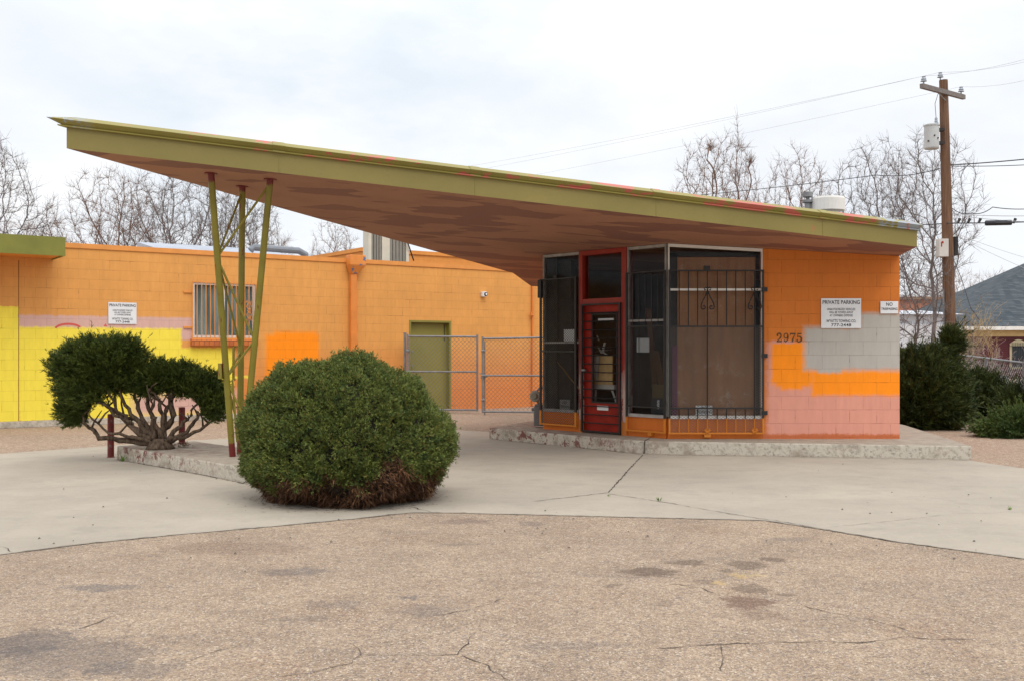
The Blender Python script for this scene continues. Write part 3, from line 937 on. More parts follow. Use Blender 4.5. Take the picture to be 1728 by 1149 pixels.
# things on the roof
p = P(1397, 352, 17.2); zb = soffit(p.x, p.y) + 0.30; ztp = P(1397, 334, 17.2).z - zb
mb = MB(); mb.lathe([(0.18, 0), (0.18, ztp - 0.24), (0.275, ztp - 0.22), (0.275, ztp - 0.03), (0.262, ztp), (0.0, ztp + 0.01)], 28, (p.x, p.y, zb))
mb.build('roof_vent', m_white, office, smooth=False)
p = P(1363, 352, 17.2); zb = soffit(p.x, p.y) + 0.30; ztp = P(1363, 323, 17.2).z - zb
mb = MB(); mb.lathe([(0.05, 0), (0.05, ztp - 0.2), (0.085, ztp - 0.19), (0.085, ztp - 0.15), (0.03, ztp - 0.14), (0.03, ztp - 0.11), (0.085, ztp - 0.10), (0.085, ztp - 0.02), (0.0, ztp)], 16, (p.x, p.y, zb))
mb.build('flue_pipe', m_galv, office)

# interior shell
mb = MB()
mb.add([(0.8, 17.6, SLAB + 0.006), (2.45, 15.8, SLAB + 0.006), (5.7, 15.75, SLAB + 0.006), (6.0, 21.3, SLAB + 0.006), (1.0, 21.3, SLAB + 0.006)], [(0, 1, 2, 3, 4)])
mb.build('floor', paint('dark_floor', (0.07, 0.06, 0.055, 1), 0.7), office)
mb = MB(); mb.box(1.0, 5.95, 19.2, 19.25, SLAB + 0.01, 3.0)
mb.hexa([(0.80, 17.62, SLAB + 0.01), (1.0, 17.62, SLAB + 0.01), (1.25, 19.19, SLAB + 0.01), (1.05, 19.19, SLAB + 0.01)], [(0.80, 17.62, 3.05), (1.0, 17.62, 3.05), (1.25, 19.19, 3.0), (1.05, 19.19, 3.0)])  # liner piece added to keep the left inner wall dark
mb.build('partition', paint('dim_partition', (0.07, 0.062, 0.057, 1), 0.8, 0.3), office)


def m_board():
    k = MT('plywood_board', 0.7)
    n = k.noise(3, 6, 0.6, v=k.map(k.coord(), scale=(4, 1, 0.6)))
    c = k.mix(k.rng(n, 0.35, 0.65), (0.36, 0.17, 0.072, 1), (0.27, 0.125, 0.058, 1))
    sc_ = k.rng(k.vor(34, v=k.map(k.coord(), scale=(1, 1, 1)), feature='DISTANCE_TO_EDGE'), 0.02, 0.05, 1, 0)
    o = k.xyz(k.coord())
    msk = k.math('MULTIPLY', k.rng(o[2], 2.2, 2.5), k.rng(k.noise(2.4, 4), 0.46, 0.58))
    c = k.mix(k.math('MULTIPLY', sc_, k.math('MULTIPLY', msk, 0.5)), c, (0.5, 0.4, 0.3, 1))
    smear = k.math('MULTIPLY', k.rng(k.noise(4, 9, 0.8), 0.55, 0.66), k.rng(o[2], 1.0, 2.2, 0.6, 0.25))
    c = k.mix(smear, c, (0.5, 0.40, 0.32, 1))
    c = k.mix(k.rng(k.noise(30, 6, 0.8), 0.64, 0.70, 0, 0.7), c, (0.62, 0.55, 0.48, 1))
    k.col(c); return k.m


mb = MB(); mb.box(fs(1146), fs(1279), 0.16, 0.18, zs - 0.02, gz(433))
mb.build('window_board', m_board(), office, FRONT)
mb = MB(); mb.box(fs(1136.5), fs(1145), 0.12, 0.15, zs, gz(583)); mb.build('purple_post', paint('purple_paint', (0.11, 0.012, 0.075, 1), 0.6), office, FRONT)
mb = MB(); mb.box(fs(1130), fs(1146), 0.185, 0.2, zs, gz(425)); mb.box(fs(1130), fs(1280), 0.185, 0.2, gz(433) + 0.01, gz(424)); mb.build('dark_blind', m_dark, office, FRONT)

# house number
def poly_digits(mb, glyphs, s0, z0, h, d_):
    x = s0
    for g_ in glyphs:
        w_, strokes = g_
        for pts, ws in strokes:
            P_ = [Vector((x + px * h, 0, z0 + pz * h)) for px, pz in pts]
            for i in range(len(P_)):
                pass
            vs = []
            for i, q in enumerate(P_):
                t = P_[min(i + 1, len(P_) - 1)] - P_[max(i - 1, 0)]
                n = Vector((-t.z, 0, t.x)).normalized() * (ws[i] if isinstance(ws, list) else ws) * h * 0.5
                vs += [(q.x + n.x, d_, q.z + n.z), (q.x - n.x, d_, q.z - n.z)]
            mb.add(vs, [(2 * i, 2 * i + 1, 2 * i + 3, 2 * i + 2) for i in range(len(P_) - 1)])
        x += w_ * h


def arc(cx_, cz_, rx, rz, a0, a1, n=12):
    return [(cx_ + rx * math.cos(rad(a0 + (a1 - a0) * i / n)), cz_ + rz * math.sin(rad(a0 + (a1 - a0) * i / n))) for i in range(n + 1)]


def wv_(n, a, b_): return [a + (b_ - a) * math.sin(math.pi * i / n) for i in range(n + 1)]


two = (0.78, [(arc(0.33, 0.70, 0.24, 0.26, 165, -25, 14), wv_(14, 0.08, 0.17)), ([(0.56, 0.6), (0.42, 0.38), (0.14, 0.12), (0.09, 0.06)], [0.17, 0.12, 0.08, 0.06]), ([(0.06, 0.055), (0.35, 0.06), (0.60, 0.07)], [0.10, 0.13, 0.15]), ([(0.60, 0.02), (0.63, 0.24)], 0.06), (arc(0.16, 0.72, 0.05, 0.05, 0, 360, 8), 0.09)])
nine = (0.76, [(arc(0.34, 0.68, 0.22, 0.27, 0, 360, 20), wv_(20, 0.12, 0.10)), (arc(0.25, 0.5, 0.31, 0.45, 25, -95, 12), wv_(12, 0.16, 0.11)), (arc(0.17, 0.15, 0.05, 0.05, 0, 360, 8), 0.09)])
seven = (0.74, [([(0.06, 0.93), (0.35, 0.9), (0.64, 0.93)], 0.15), ([(0.07, 0.98), (0.05, 0.7)], 0.06), ([(0.62, 0.9), (0.45, 0.6), (0.33, 0.3), (0.30, 0.0)], [0.07, 0.10, 0.16, 0.18])])
five = (0.74, [(arc(0.28, 0.32, 0.29, 0.30, 125, -150, 18), wv_(18, 0.07, 0.18)), ([(0.13, 0.5), (0.16, 0.95)], 0.07), ([(0.13, 0.93), (0.35, 0.9), (0.58, 0.94)], [0.12, 0.14, 0.12]), (arc(0.10, 0.22, 0.05, 0.05, 0, 360, 8), 0.09)])
mb = MB(); s_, z_ = FRONT.sz(1309.5, 577)
poly_digits(mb, [two, nine, seven, five], s_, z_, 0.133, -0.006)
mb.build('house_number', paint('brown_stencil', lin(88, 62, 30), 0.7), office, FRONT)


# ------------------------------------------------------------------ lettering and signs
def text2d(body, bold=0.0):
    cu = bpy.data.curves.new('t', 'FONT'); cu.body = body; cu.size = 1; cu.offset = bold; cu.resolution_u = 3
    o = bpy.data.objects.new('t', cu); C.objects.link(o)
    dg = bpy.context.evaluated_depsgraph_get(); me = o.evaluated_get(dg).to_mesh()
    V = [(v.co.x, v.co.y) for v in me.vertices]; Fc = [tuple(p.vertices) for p in me.polygons]
    o.evaluated_get(dg).to_mesh_clear(); bpy.data.objects.remove(o); bpy.data.curves.remove(cu)
    return V, Fc


def put_text(mb, body, sc_, zc, width, height, d_, bold=0.015):
    V, Fc = text2d(body, bold)
    xs = [v[0] for v in V]; ys = [v[1] for v in V]
    x0, x1, y0, y1 = min(xs), max(xs), min(ys), max(ys)
    mb.add([(sc_ + ((x - x0) / (x1 - x0) - 0.5) * width, d_, zc + ((y - y0) / (y1 - y0) - 0.5) * height) for x, y in V], Fc)


def sign(fr, x0, y0, x1, y1, lines, label, cat='sign', group=None, d_=-0.02, mat=None, th=0.006, tilt=0.0, name='parking_sign'):
    s0, zb_ = fr.sz(x0, y1); s1, zt_ = fr.sz(x1, y0)
    zb_ = fr.sz((x0 + x1) / 2, y1)[1]; zt_ = fr.sz((x0 + x1) / 2, y0)[1]
    mb = MB(); mb.box(s0, s1, d_, d_ + th, zb_, zt_)
    o = mb.build(name, mat or m_signw, None, fr, bevel=0.002)
    tag(o, label, cat, group)
    if lines:
        lb = MB(); w_ = s1 - s0; h_ = zt_ - zb_
        for body, fc, fh, fw, bo in lines:
            put_text(lb, body, (s0 + s1) / 2, zt_ - fc * h_, fw * w_, fh * h_, d_ - 0.0025, bo)
        lo = lb.build('lettering', m_ink, o, fr)
    sc2 = MB()
    return o


PARK = [('PRIVATE PARKING', 0.13, 0.13, 0.93, 0.014), ('UNAUTHORIZED VEHICLES', 0.365, 0.075, 0.70, 0.008), ('WILL BE TOWED AWAY', 0.47, 0.075, 0.60, 0.008),
        ('AT OWNERS EXPENSE', 0.575, 0.075, 0.58, 0.008), ('WYATTS TOWING CO.', 0.76, 0.10, 0.74, 0.012), ('777-2448', 0.895, 0.10, 0.50, 0.012)]
sign(FRONT, 1385, 504, 1452.5, 554, PARK, 'white private parking sign on the small office wall above the grey paint patch')
o = sign(FRONT, 1485, 509, 1515, 529.5, [('NO', 0.24, 0.28, 0.36, 0.01), ('TRESPASSING', 0.62, 0.20, 0.92, 0.012)], 'small white no trespassing sign near the right corner of the office wall', name='warning_sign')
sign(ORG, 182.5, 511, 230, 547, PARK, 'white private parking sign on the long orange wall left of the barred window')

# papers and signs behind the office glass
sign(ANG, 949, 556, 970, 576, [], 'blank white notice taped inside the left office window', 'notice', d_=0.035, name='paper_notice', th=0.002)
sign(ANG, 941, 674, 958, 690, [('NO', 0.3, 0.3, 0.4, 0.02), ('TRESPASSING', 0.72, 0.24, 0.9, 0.01)], 'small grey no trespassing sign standing inside the left office window', d_=0.05, name='warning_sign', mat=paint('grey_card', (0.3, 0.3, 0.3, 1), 0.6))
sign(ANG, 1072, 570.5, 1093, 594.5, [], 'blank white notice behind the mesh beside the red door', 'notice', d_=0.035, name='paper_notice', th=0.002)
sign(FRONT, 1174.5, 684, 1203, 700, [('NO', 0.2, 0.2, 0.3, 0.02), ('TRESPASSING', 0.66, 0.34, 0.92, 0.012)], 'white no trespassing sign low behind the big mesh covered window', d_=0.035, name='warning_sign')


# things in the office
def thing_mesh(name, mb, mat, label, cat, frame=None, group=None, **k):
    return tag(mb.build(name, mat, None, frame, **k), label, cat, group)


m_wood = paint('old_wood', (0.19, 0.115, 0.05, 1), 0.7, 0.3, 5)
AI = Frame(*ANG.w(0, 0.16, 0).xy, ANG.ang)
q0 = AI.sz(925, 600); q1 = AI.sz(966, 664)
br_ = empty('broom', AI.w(q1[0], 0.25, SLAB), 'long handled broom leaning inside the left office window', 'broom')
mb = MB(); mb.tube([(q0[0], 0.1, q0[1]), (q1[0], 0.25, q1[1])], 0.013, 7); mb.build('handle', paint('broom_handle', (0.30, 0.18, 0.05, 1), 0.6), br_, AI)
mb = MB(); mb.hexa([(q1[0] + 0.02, 0.15, SLAB + 0.02), (q1[0] + 0.30, 0.15, SLAB + 0.02), (q1[0] + 0.30, 0.33, SLAB + 0.02), (q1[0] + 0.02, 0.33, SLAB + 0.02)],
                   [(q1[0] - 0.04, 0.2, q1[1] + 0.02), (q1[0] + 0.06, 0.2, q1[1] - 0.02), (q1[0] + 0.06, 0.29, q1[1] - 0.02), (q1[0] - 0.04, 0.29, q1[1] + 0.02)]); mb.build('bristles', m_wood, br_, AI)
mb = MB()
a_ = AI.sz(963, 575); c_ = AI.sz(977, 640)
mb.tube([(a_[0], 0.2, a_[1]), (c_[0], 0.3, c_[1])], 0.018, 7)
mb.tube([(a_[0], 0.2, a_[1]), (a_[0] + 0.002, 0.199, a_[1] + 0.02)], 0.024, 8)
thing_mesh('wooden_pole', mb, m_wood, 'short wooden pole leaning beside the broom inside the office', 'pole', AI)
for (xa, ya, xb, yb, w_, lab) in ((1079, 520, 1086, 700, 0.10, 'tall narrow brown plank standing inside by the red door'), (1090, 590, 1106, 705, 0.13, 'shorter tilted brown plank inside the window right of the door')):
    a_ = AI.sz(xa, ya); c_ = AI.sz(xb, yb)
    mb = MB(); mb.hexa([(c_[0], 0.3, SLAB + 0.01), (c_[0] + w_, 0.3, SLAB + 0.01), (c_[0] + w_, 0.33, SLAB + 0.01), (c_[0], 0.33, SLAB + 0.01)], [(a_[0], 0.15, a_[1]), (a_[0] + w_, 0.15, a_[1] - 0.02), (a_[0] + w_, 0.18, a_[1] - 0.02), (a_[0], 0.18, a_[1])])
    thing_mesh('wooden_plank', mb, paint('plank_wood', (0.12, 0.055, 0.025, 1), 0.7, 0.3, 6), lab, 'plank', AI, bevel=0.003)
a_ = AI.sz(1092, 675); c_ = AI.sz(1118, 650)
mb = MB(); mb.box(a_[0], c_[0], 0.12, 0.32, zs2 + 0.03, c_[1]); mb.box(a_[0] - 0.008, c_[0] + 0.008, 0.112, 0.328, c_[1] - 0.03, c_[1] + 0.006)
thing_mesh('cardboard_box', mb, paint('box_card', (0.15, 0.11, 0.05, 1), 0.8, 0.15), 'dull yellow carton on the sill inside right of the door', 'box', AI, bevel=0.003)
a_ = AI.sz(1094, 696); c_ = AI.sz(1120, 672)
mb = MB(); mb.box(a_[0], c_[0], 0.06, 0.075, zs2 + 0.03, c_[1]); mb.box(a_[0] + 0.02, c_[0] - 0.02, 0.057, 0.06, zs2 + 0.05, c_[1] - 0.02)
ob = thing_mesh('dark_placard', mb, paint('placard_blue', (0.02, 0.028, 0.04, 1), 0.4), 'dark placard with white figures in front of the carton', 'placard', AI)
lb = MB()
for i, y in enumerate((677, 682, 687)): put_text(lb, '8', AI.s(1107), AI.sz(1107, y)[1], 0.05, 0.045, 0.053, 0.03)
lb.build('lettering', m_signw, ob, AI)
# white trestle with beige panel seen through the door glass
tr_ = empty('trestle_table', AI.w((gs0 + gs1) / 2, 0.5, SLAB), 'white trestle with a beige board seen through the red door glass', 'table')
q = lambda x, y: AI.sz(x, y)
mb = MB(); a_, c_ = q(1001, 650), q(1032, 600); mb.box(a_[0], c_[0], 0.02, 0.04, a_[1], c_[1]); mb.build('board', paint('beige_board', (0.50, 0.34, 0.16, 1), 0.7, 0.25, 5), tr_, AI)
m_tw = paint('trestle_white', (0.38, 0.37, 0.35, 1), 0.5)
mb = MB(); a_, c_ = q(998, 656), q(1037, 649); mb.box(a_[0], c_[0], -0.01, 0.05, a_[1], c_[1]); mb.build('rail', m_tw, tr_, AI)
for (xa, xb) in ((1004, 1003), (1031, 1038)):
    a_, c_ = q(xa, 656), q(xb, 676); mb = MB(); mb.tube([(a_[0], 0.02, a_[1]), (c_[0], 0.02, c_[1]), (c_[0], 0.02, SLAB)], 0.02, 5); mb.build('leg', m_tw, tr_, AI)
rg = random.Random(4)
mb = MB(); n = 10
for i in range(n + 1):
    a_ = q(1000 + 12 * i / n, 598); c_ = q(999 + 11 * i / n + rg.uniform(-1, 1), 640 + rg.uniform(-9, 5)); dd = 0.012 * math.sin(i * 1.7)
    mb.v += [(a_[0], 0.005 + dd, a_[1]), (c_[0], -0.005 + dd, c_[1])]
    if i: mb.f.append((2 * i - 2, 2 * i, 2 * i + 1, 2 * i - 1))
for (xa, ya, xb, yb, w_) in ((1012, 584, 1018, 596, 5), (1024, 578, 1019, 596, 6), (1003, 594, 1034, 590, 4), (1016, 590, 1026, 598, 6), (1010, 566, 1013, 575, 3)):
    a_, c_ = q(xa - w_ / 2, ya), q(xb - w_ / 2, yb); e_ = (w_ / 1750 * 16)
    mb.hexa([(c_[0], -0.03, c_[1]), (c_[0] + e_, -0.03, c_[1]), (c_[0] + e_, -0.02, c_[1]), (c_[0], -0.02, c_[1])], [(a_[0], -0.03, a_[1]), (a_[0] + e_ * 0.7, -0.03, a_[1]), (a_[0] + e_ * 0.7, -0.02, a_[1]), (a_[0], -0.02, a_[1])])
thing_mesh('crumpled_cloth', mb, paint('pale_cloth', (0.36, 0.35, 0.34, 1), 0.9), 'crumpled pale cloth lying on the trestle behind the door glass', 'cloth', AI)
mb = MB(); a_, c_ = ANG.sz(1007, 541), ANG.sz(1033, 537); mb.box(a_[0], c_[0], 0.032, 0.036, a_[1], c_[1])
thing_mesh('paper_strip', mb, m_signw, 'narrow white paper strip taped at the top of the red door glass', 'notice', ANG)

# gas meter at the left corner
gmo = empty('gas_meter', (0.42, 17.75, SLAB), 'round faced grey gas meter on pipes at the left corner of the office', 'gas meter')
p = P(903, 668, 17.8)
mb = MB(Matrix()); ax = Vector((-0.35, -0.9, 0.1)).normalized()
mb.tube([p - ax * 0.09, p - ax * 0.06, p, p + ax * 0.02, p + ax * 0.025], [0.05, 0.095, 0.10, 0.09, 0.05], 20)
mb.build('regulator', paint('meter_paint', (0.24, 0.23, 0.19, 1), 0.5, 0.2), gmo)
mb = MB(); mb.tube([p + ax * 0.025, p + ax * 0.07], [0.055, 0.05], 16); mb.build('cap', paint('meter_cap', (0.22, 0.19, 0.13, 1), 0.5), gmo)
q_ = P(908, 700, 17.8)
mb = MB(); mb.box(q_.x - 0.075, q_.x + 0.10, 17.70, 17.88, SLAB + 0.03, q_.z + 0.16); mb.box(q_.x - 0.06, q_.x + 0.08, 17.69, 17.89, q_.z + 0.16, q_.z + 0.19)
mb.build('body', paint('meter_body', (0.19, 0.19, 0.19, 1), 0.5, 0.2), gmo, bevel=0.012)
mb = MB(); mb.tube([p, (p.x + 0.05, 17.8, p.z - 0.1), (p.x + 0.05, 17.8, q_.z + 0.15)], 0.022, 8); mb.tube([(p.x, 17.82, p.z + 0.05), (p.x + 0.08, 17.84, p.z + 0.14), (p.x + 0.2, 17.9, p.z + 0.14)], 0.02, 8)
mb.tube([(q_.x - 0.11, 17.75, q_.z + 0.10), (q_.x, 17.78, q_.z + 0.10)], 0.03, 8)
mb.build('pipe', m_galv, gmo)

# ------------------------------------------------------------------ canopy posts
def plane_pt(x, y):
    u, v = (x - CX) / F, (HOR - y) / F
    D = (4.011 - EYE) / (v + 0.0541 * u + 0.05)
    return Vector((u * D, D, EYE + v * D))


sup = empty('canopy_support', (-3.35, 13.1, 0.19), 'splayed olive pipe trestle with red feet holding up the canopy', 'canopy post')


def m_post():
    k = MT('olive_post_paint', 0.45)
    z = k.xyz(k.coord())[2]
    n = k.noise(5, 6, 0.7, v=k.map(k.coord(), scale=(3, 3, 0.5)))
    c = k.mix(k.rng(k.noise(2, 4), 0.3, 0.7), lin(138, 128, 48), lin(118, 108, 40))
    c = k.mix(k.rng(n, 0.60, 0.64), c, lin(120, 62, 36))
    zz_ = k.math('ADD', z, k.math('MULTIPLY', k.math('SUBTRACT', n, 0.5), 0.12))
    top = k.math('MAXIMUM', k.rng(zz_, 3.47, 3.50), k.rng(zz_, 0.36, 0.38, 1, 0))
    c = k.mix(top, c, (0.16, 0.020, 0.017, 1))
    k.col(c); k.nrm(k.bump(n, 0.15, 0.004)); return k.m


mp_ = m_post()
tops = [plane_pt(356, 293), plane_pt(409, 315), plane_pt(456, 303)]
z19 = 0.19
bots = [G(392.5, 770, z19), Vector(((405 - CX) / F * 13.3, 13.3, z19)), Vector(((411.5 - CX) / F * 12.95, 12.95, z19))]
posts = []
for t_, b_ in zip(tops, bots):
    mb = MB(); mb.tube([b_, t_], 0.039, 14); mb.tube([t_ - Vector((0, 0, 0.012)), t_ + Vector((0, 0, 0.012))], 0.075, 14)
    mb.build('post', mp_, sup, smooth=False); posts.append((b_, t_))


def on(i, y):
    b_, t_ = posts[i]; lo, hi = 0.0, 1.0
    for _ in range(40):
        m_ = (lo + hi) / 2; q = b_.lerp(t_, m_)
        yy = HOR - (q.z - EYE) * F / q.y
        if yy > y: lo = m_
        else: hi = m_
    return b_.lerp(t_, lo)


for (i, ya, j, yb) in ((1, 324, 0, 433), (2, 311, 0, 434), (0, 436, 1, 590), (0, 438, 2, 575), (2, 573, 0, 637), (1, 592, 0, 637), (0, 641, 1, 735), (0, 641, 2, 716)):
    mb = MB(); mb.tube([on(i, ya), on(j, yb)], 0.014, 6); mb.build('brace', mp_, sup)
mb = MB(); a_ = on(0, 625); mb.box(a_.x - 0.085, a_.x - 0.04, a_.y - 0.05, a_.y + 0.05, a_.z - 0.1, a_.z + 0.09); mb.build('switch_box', mp_, sup)
mb = MB(); a_ = P(394, 640, 12.8); mb.tube([a_, a_ + Vector((0, 0, 0.40)), a_ + Vector((0.03, 0, 0.41))], 0.016, 8); mb.tube([on(0, 745) + Vector((0.07, 0, 0)), on(0, 640) + Vector((0.07, 0, 0))], 0.013, 6); mb.build('conduit', mp_, sup)

# bollards
m_bol = paint('bollard_red', (0.17, 0.022, 0.02, 1), 0.5, 0.25, 6, chips=lin(120, 95, 85), chip_amt=0.62)


def bollard(loc, h_, label, top=0.0):
    mb = MB(); mb.lathe([(0.045, 0), (0.045, h_ - 0.01), (0.042, h_), (0.0, h_ + 0.004)], 18, loc)
    mb.lathe([(0.055, 0), (0.055, 0.012), (0.046, 0.02)], 18, loc)
    tag(mb.build('bollard', m_bol, smooth=False), label, 'bollard', 'red pipe bollards by the pump island')


bollard(G(187, 772), 0.62, 'tall red pipe bollard standing on the concrete at the island end')
p = G(307, 748, 0.19); bollard((p.x, p.y, 0.19), 0.52, 'faded red pipe bollard half hidden by the juniper trunks')

# ------------------------------------------------------------------ long orange building
longb = empty('long_building', ORG.w(0, 3, 0), 'long low orange block building with a yellow painted stretch', 'building')
oz = lambda x, y: ORG.sz(x, y)[1]
ZT = 3.58
sL, sR = -16.0, ORG.s(1010)
YB = 716
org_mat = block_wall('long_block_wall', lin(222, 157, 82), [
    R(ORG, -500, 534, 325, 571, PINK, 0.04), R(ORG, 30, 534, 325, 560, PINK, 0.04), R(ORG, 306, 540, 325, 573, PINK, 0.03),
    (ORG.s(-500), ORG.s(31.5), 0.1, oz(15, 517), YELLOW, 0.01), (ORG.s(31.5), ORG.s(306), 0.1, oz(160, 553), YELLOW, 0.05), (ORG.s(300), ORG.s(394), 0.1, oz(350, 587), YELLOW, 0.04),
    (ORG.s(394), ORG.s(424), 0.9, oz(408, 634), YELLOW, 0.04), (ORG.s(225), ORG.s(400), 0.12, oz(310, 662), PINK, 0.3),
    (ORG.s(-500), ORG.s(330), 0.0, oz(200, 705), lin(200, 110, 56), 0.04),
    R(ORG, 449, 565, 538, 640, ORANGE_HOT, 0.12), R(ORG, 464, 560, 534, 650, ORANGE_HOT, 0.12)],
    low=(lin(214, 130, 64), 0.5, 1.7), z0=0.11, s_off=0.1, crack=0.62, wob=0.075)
# wall with openings: window and door
w0, w1, wz0, wz1 = ORG.s(325), ORG.s(431), oz(378, 570), oz(378, 478)
dr0, dr1, drz = ORG.s(690.5), ORG.s(761), oz(726, 541)
mb = MB()
xs = [sL, w0, w1, dr0, dr1, sR]; T = 0.22
mb.box(sL, w0, 0, T, 0, ZT); mb.box(w1, dr0, 0, T, 0, ZT); mb.box(dr1, sR, 0, T, 0, ZT)
mb.box(w0, w1, 0, T, 0, wz0); mb.box(w0, w1, 0, T, wz1, ZT); mb.box(dr0, dr1, 0, T, drz, ZT)
bmw = mb.build('wall', org_mat, longb, ORG)
mb = MB(); mb.box(sL, sR, -0.025, 0.30, ZT, ZT + 0.10); mb.build('parapet_cap', m_orange_trim, longb, ORG)
mb = MB(); mb.box(sL, sR, 0.3, 9.0, ZT - 0.25, ZT - 0.2); mb.build('roof_deck', paint('gravel_roof', (0.2, 0.19, 0.18, 1), 0.9), longb, ORG)
mb = MB(); mb.box(sL, ORG.s(452), -0.16, -0.002, 0, 0.125); mb.build('kerb', m_kerb('wall_kerb', (-99, -98)), longb, ORG, bevel=0.012)
mb = MB(); mb.box(sL, sR, 8.8, 9.0, 0, ZT); mb.build('rear_wall', m_orange_trim, longb, ORG)
mb = MB(); mb.box(sR - 0.2, sR, T, 8.8, 0, ZT); mb.build('side_wall', m_orange_trim, longb, ORG)
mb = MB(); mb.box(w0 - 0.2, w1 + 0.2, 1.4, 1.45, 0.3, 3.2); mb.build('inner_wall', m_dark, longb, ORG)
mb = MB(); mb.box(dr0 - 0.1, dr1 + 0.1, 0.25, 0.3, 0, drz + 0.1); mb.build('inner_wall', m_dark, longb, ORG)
# window
mb = MB()
fw = 0.055
mb.box(w0, w0 + fw, 0.03, 0.09, wz0, wz1); mb.box(w1 - fw, w1, 0.03, 0.09, wz0, wz1); mb.box(w0 + fw, w1 - fw, 0.031, 0.09, wz0, wz0 + fw); mb.box(w0 + fw, w1 - fw, 0.031, 0.09, wz1 - fw, wz1)
mb.box((w0 + w1) / 2 - 0.02, (w0 + w1) / 2 + 0.02, 0.035, 0.085, wz0 + fw, wz1 - fw)
wf = mb.build('window', m_white, longb, ORG)
g = MB(); g.add([(w0 + fw, 0.06, wz0 + fw), (w1 - fw, 0.06, wz0 + fw), (w1 - fw, 0.06, wz1 - fw), (w0 + fw, 0.06, wz1 - fw)], [(0, 1, 2, 3)])
g.build('pane', m_glass, wf, ORG)


def m_curtain():
    k = MT('grey_green_curtain', 0.85)
    w = k.noise(3, 4, 0.5, v=k.map(k.coord(), scale=(4, 1, 0.3)))
    k.col(k.mix(k.rng(w, 0.35, 0.65), (0.20, 0.28, 0.28, 1), (0.50, 0.60, 0.60, 1))); return k.m


cu = MB(); n = 60
for i in range(n + 1):
    s = w0 + 0.03 + (w1 - w0 - 0.06) * i / n; dd = 0.12 + 0.02 * math.sin(i * 1.1)
    cu.v += [(s, dd, wz0 - 0.0), (s, dd, wz1)]
    if i: cu.f.append((2 * i - 2, 2 * i, 2 * i + 1, 2 * i - 1))
cu.build('curtain', m_curtain(), wf, ORG, smooth=True)
mb = MB()
nb = 16
for i in range(nb):
    s = w0 - 0.02 + (w1 - w0 + 0.04) * i / (nb - 1)
    mb.bar((s, -0.07, wz0 - 0.06), (s, -0.07, wz1 + 0.02), 0.011)
for z in (wz0 - 0.03, wz1 + 0.0): mb.box(w0 - 0.03, w1 + 0.05, -0.078, -0.06, z - 0.014, z + 0.014)
mb.box(w1 + 0.04, w1 + 0.07, -0.075, -0.01, wz0 + 0.3, wz1 - 0.1); mb.box(w0 - 0.2, w0, -0.03, -0.004, wz1 - 0.24, wz1 - 0.2); mb.box(w0 - 0.2, w0, -0.03, -0.004, wz0 + 0.2, wz0 + 0.24)
sc_ = ORG.s(418); zm = (wz0 + wz1) / 2
for sg in (-1, 1):
    for up in (-1, 1):
        mb.tube([(sc_ + sg * 0.015, -0.08, zm + up * 0.03), (sc_ + sg * 0.055, -0.08, zm + up * 0.09), (sc_ + sg * 0.02, -0.08, zm + up * 0.17), (sc_ + sg * 0.05, -0.08, zm + up * 0.22), (sc_ + sg * 0.07, -0.08, zm + up * 0.18)], 0.010, 5)
    mb.tube([(sc_, -0.08, zm + 0.05), (sc_ + sg * 0.04, -0.08, zm), (sc_, -0.08, zm - 0.05)], 0.010, 5)
mb.build('window_bars', m_orange_trim, longb, ORG)


def m_sillbrick():
    k = MT('brick_sill', 0.8)
    br = k.node('ShaderNodeTexBrick'); o = k.xyz(k.coord()); k.put(br.inputs['Vector'], k.comb(o[0], k.math('ADD', o[2], o[1])))
    br.inputs['Scale'].default_value = 1; br.inputs['Brick Width'].default_value = 0.11; br.inputs['Row Height'].default_value = 0.4; br.inputs['Mortar Size'].default_value = 0.006
    br.inputs['Color1'].default_value = lin(206, 120, 60); br.inputs['Color2'].default_value = lin(180, 100, 54); br.inputs['Mortar'].default_value = lin(120, 70, 40)
    k.col(br.outputs['Color']); k.nrm(k.bump(br.outputs['Fac'], -0.4, 0.006)); return k.m


mb = MB(); mb.hexa([(w0 - 0.05, -0.11, wz0 - 0.17), (w1 + 0.02, -0.11, wz0 - 0.17), (w1 + 0.02, -0.002, wz0 - 0.17), (w0 - 0.05, -0.002, wz0 - 0.17)], [(w0 - 0.05, -0.12, wz0 - 0.055), (w1 + 0.02, -0.12, wz0 - 0.055), (w1 + 0.02, -0.002, wz0 - 0.02), (w0 - 0.05, -0.002, wz0 - 0.02)])
mb.build('window_sill', m_sillbrick(), longb, ORG)
mb = MB()
pts = []
for i in range(15):
    t_ = rad(165 - i * 10); a_ = ORG.sz(115 + 24 * math.cos(t_), 556 - 11 * math.sin(t_)); c_ = ORG.sz(115 + 20.5 * math.cos(t_), 556.5 - 8 * math.sin(t_))
    pts += [(a_[0], -0.003, a_[1]), (c_[0], -0.003, c_[1])]
mb.add(pts, [(2 * i, 2 * i + 2, 2 * i + 3, 2 * i + 1) for i in range(14)])
m_graf = paint('graffiti_red', lin(206, 92, 84), 0.7)
mb.build('graffiti_mark', m_graf, longb, ORG); mb = MB()
a_, c_, e_ = ORG.sz(174.5, 551), ORG.sz(181, 551), ORG.sz(178, 546)
mb.add([(a_[0], -0.003, a_[1]), (c_[0], -0.003, c_[1]), (e_[0], -0.003, e_[1])], [(0, 1, 2)])
mb.build('graffiti_mark', m_graf, longb, ORG)
mb = MB(); a_ = ORG.s(31.5); mb.box(a_ - 0.006, a_ + 0.006, -0.002, 0.0, 0.13, ZT - 0.3); mb.build('control_joint', paint('joint_brown', lin(128, 78, 36), 0.8), longb, ORG)
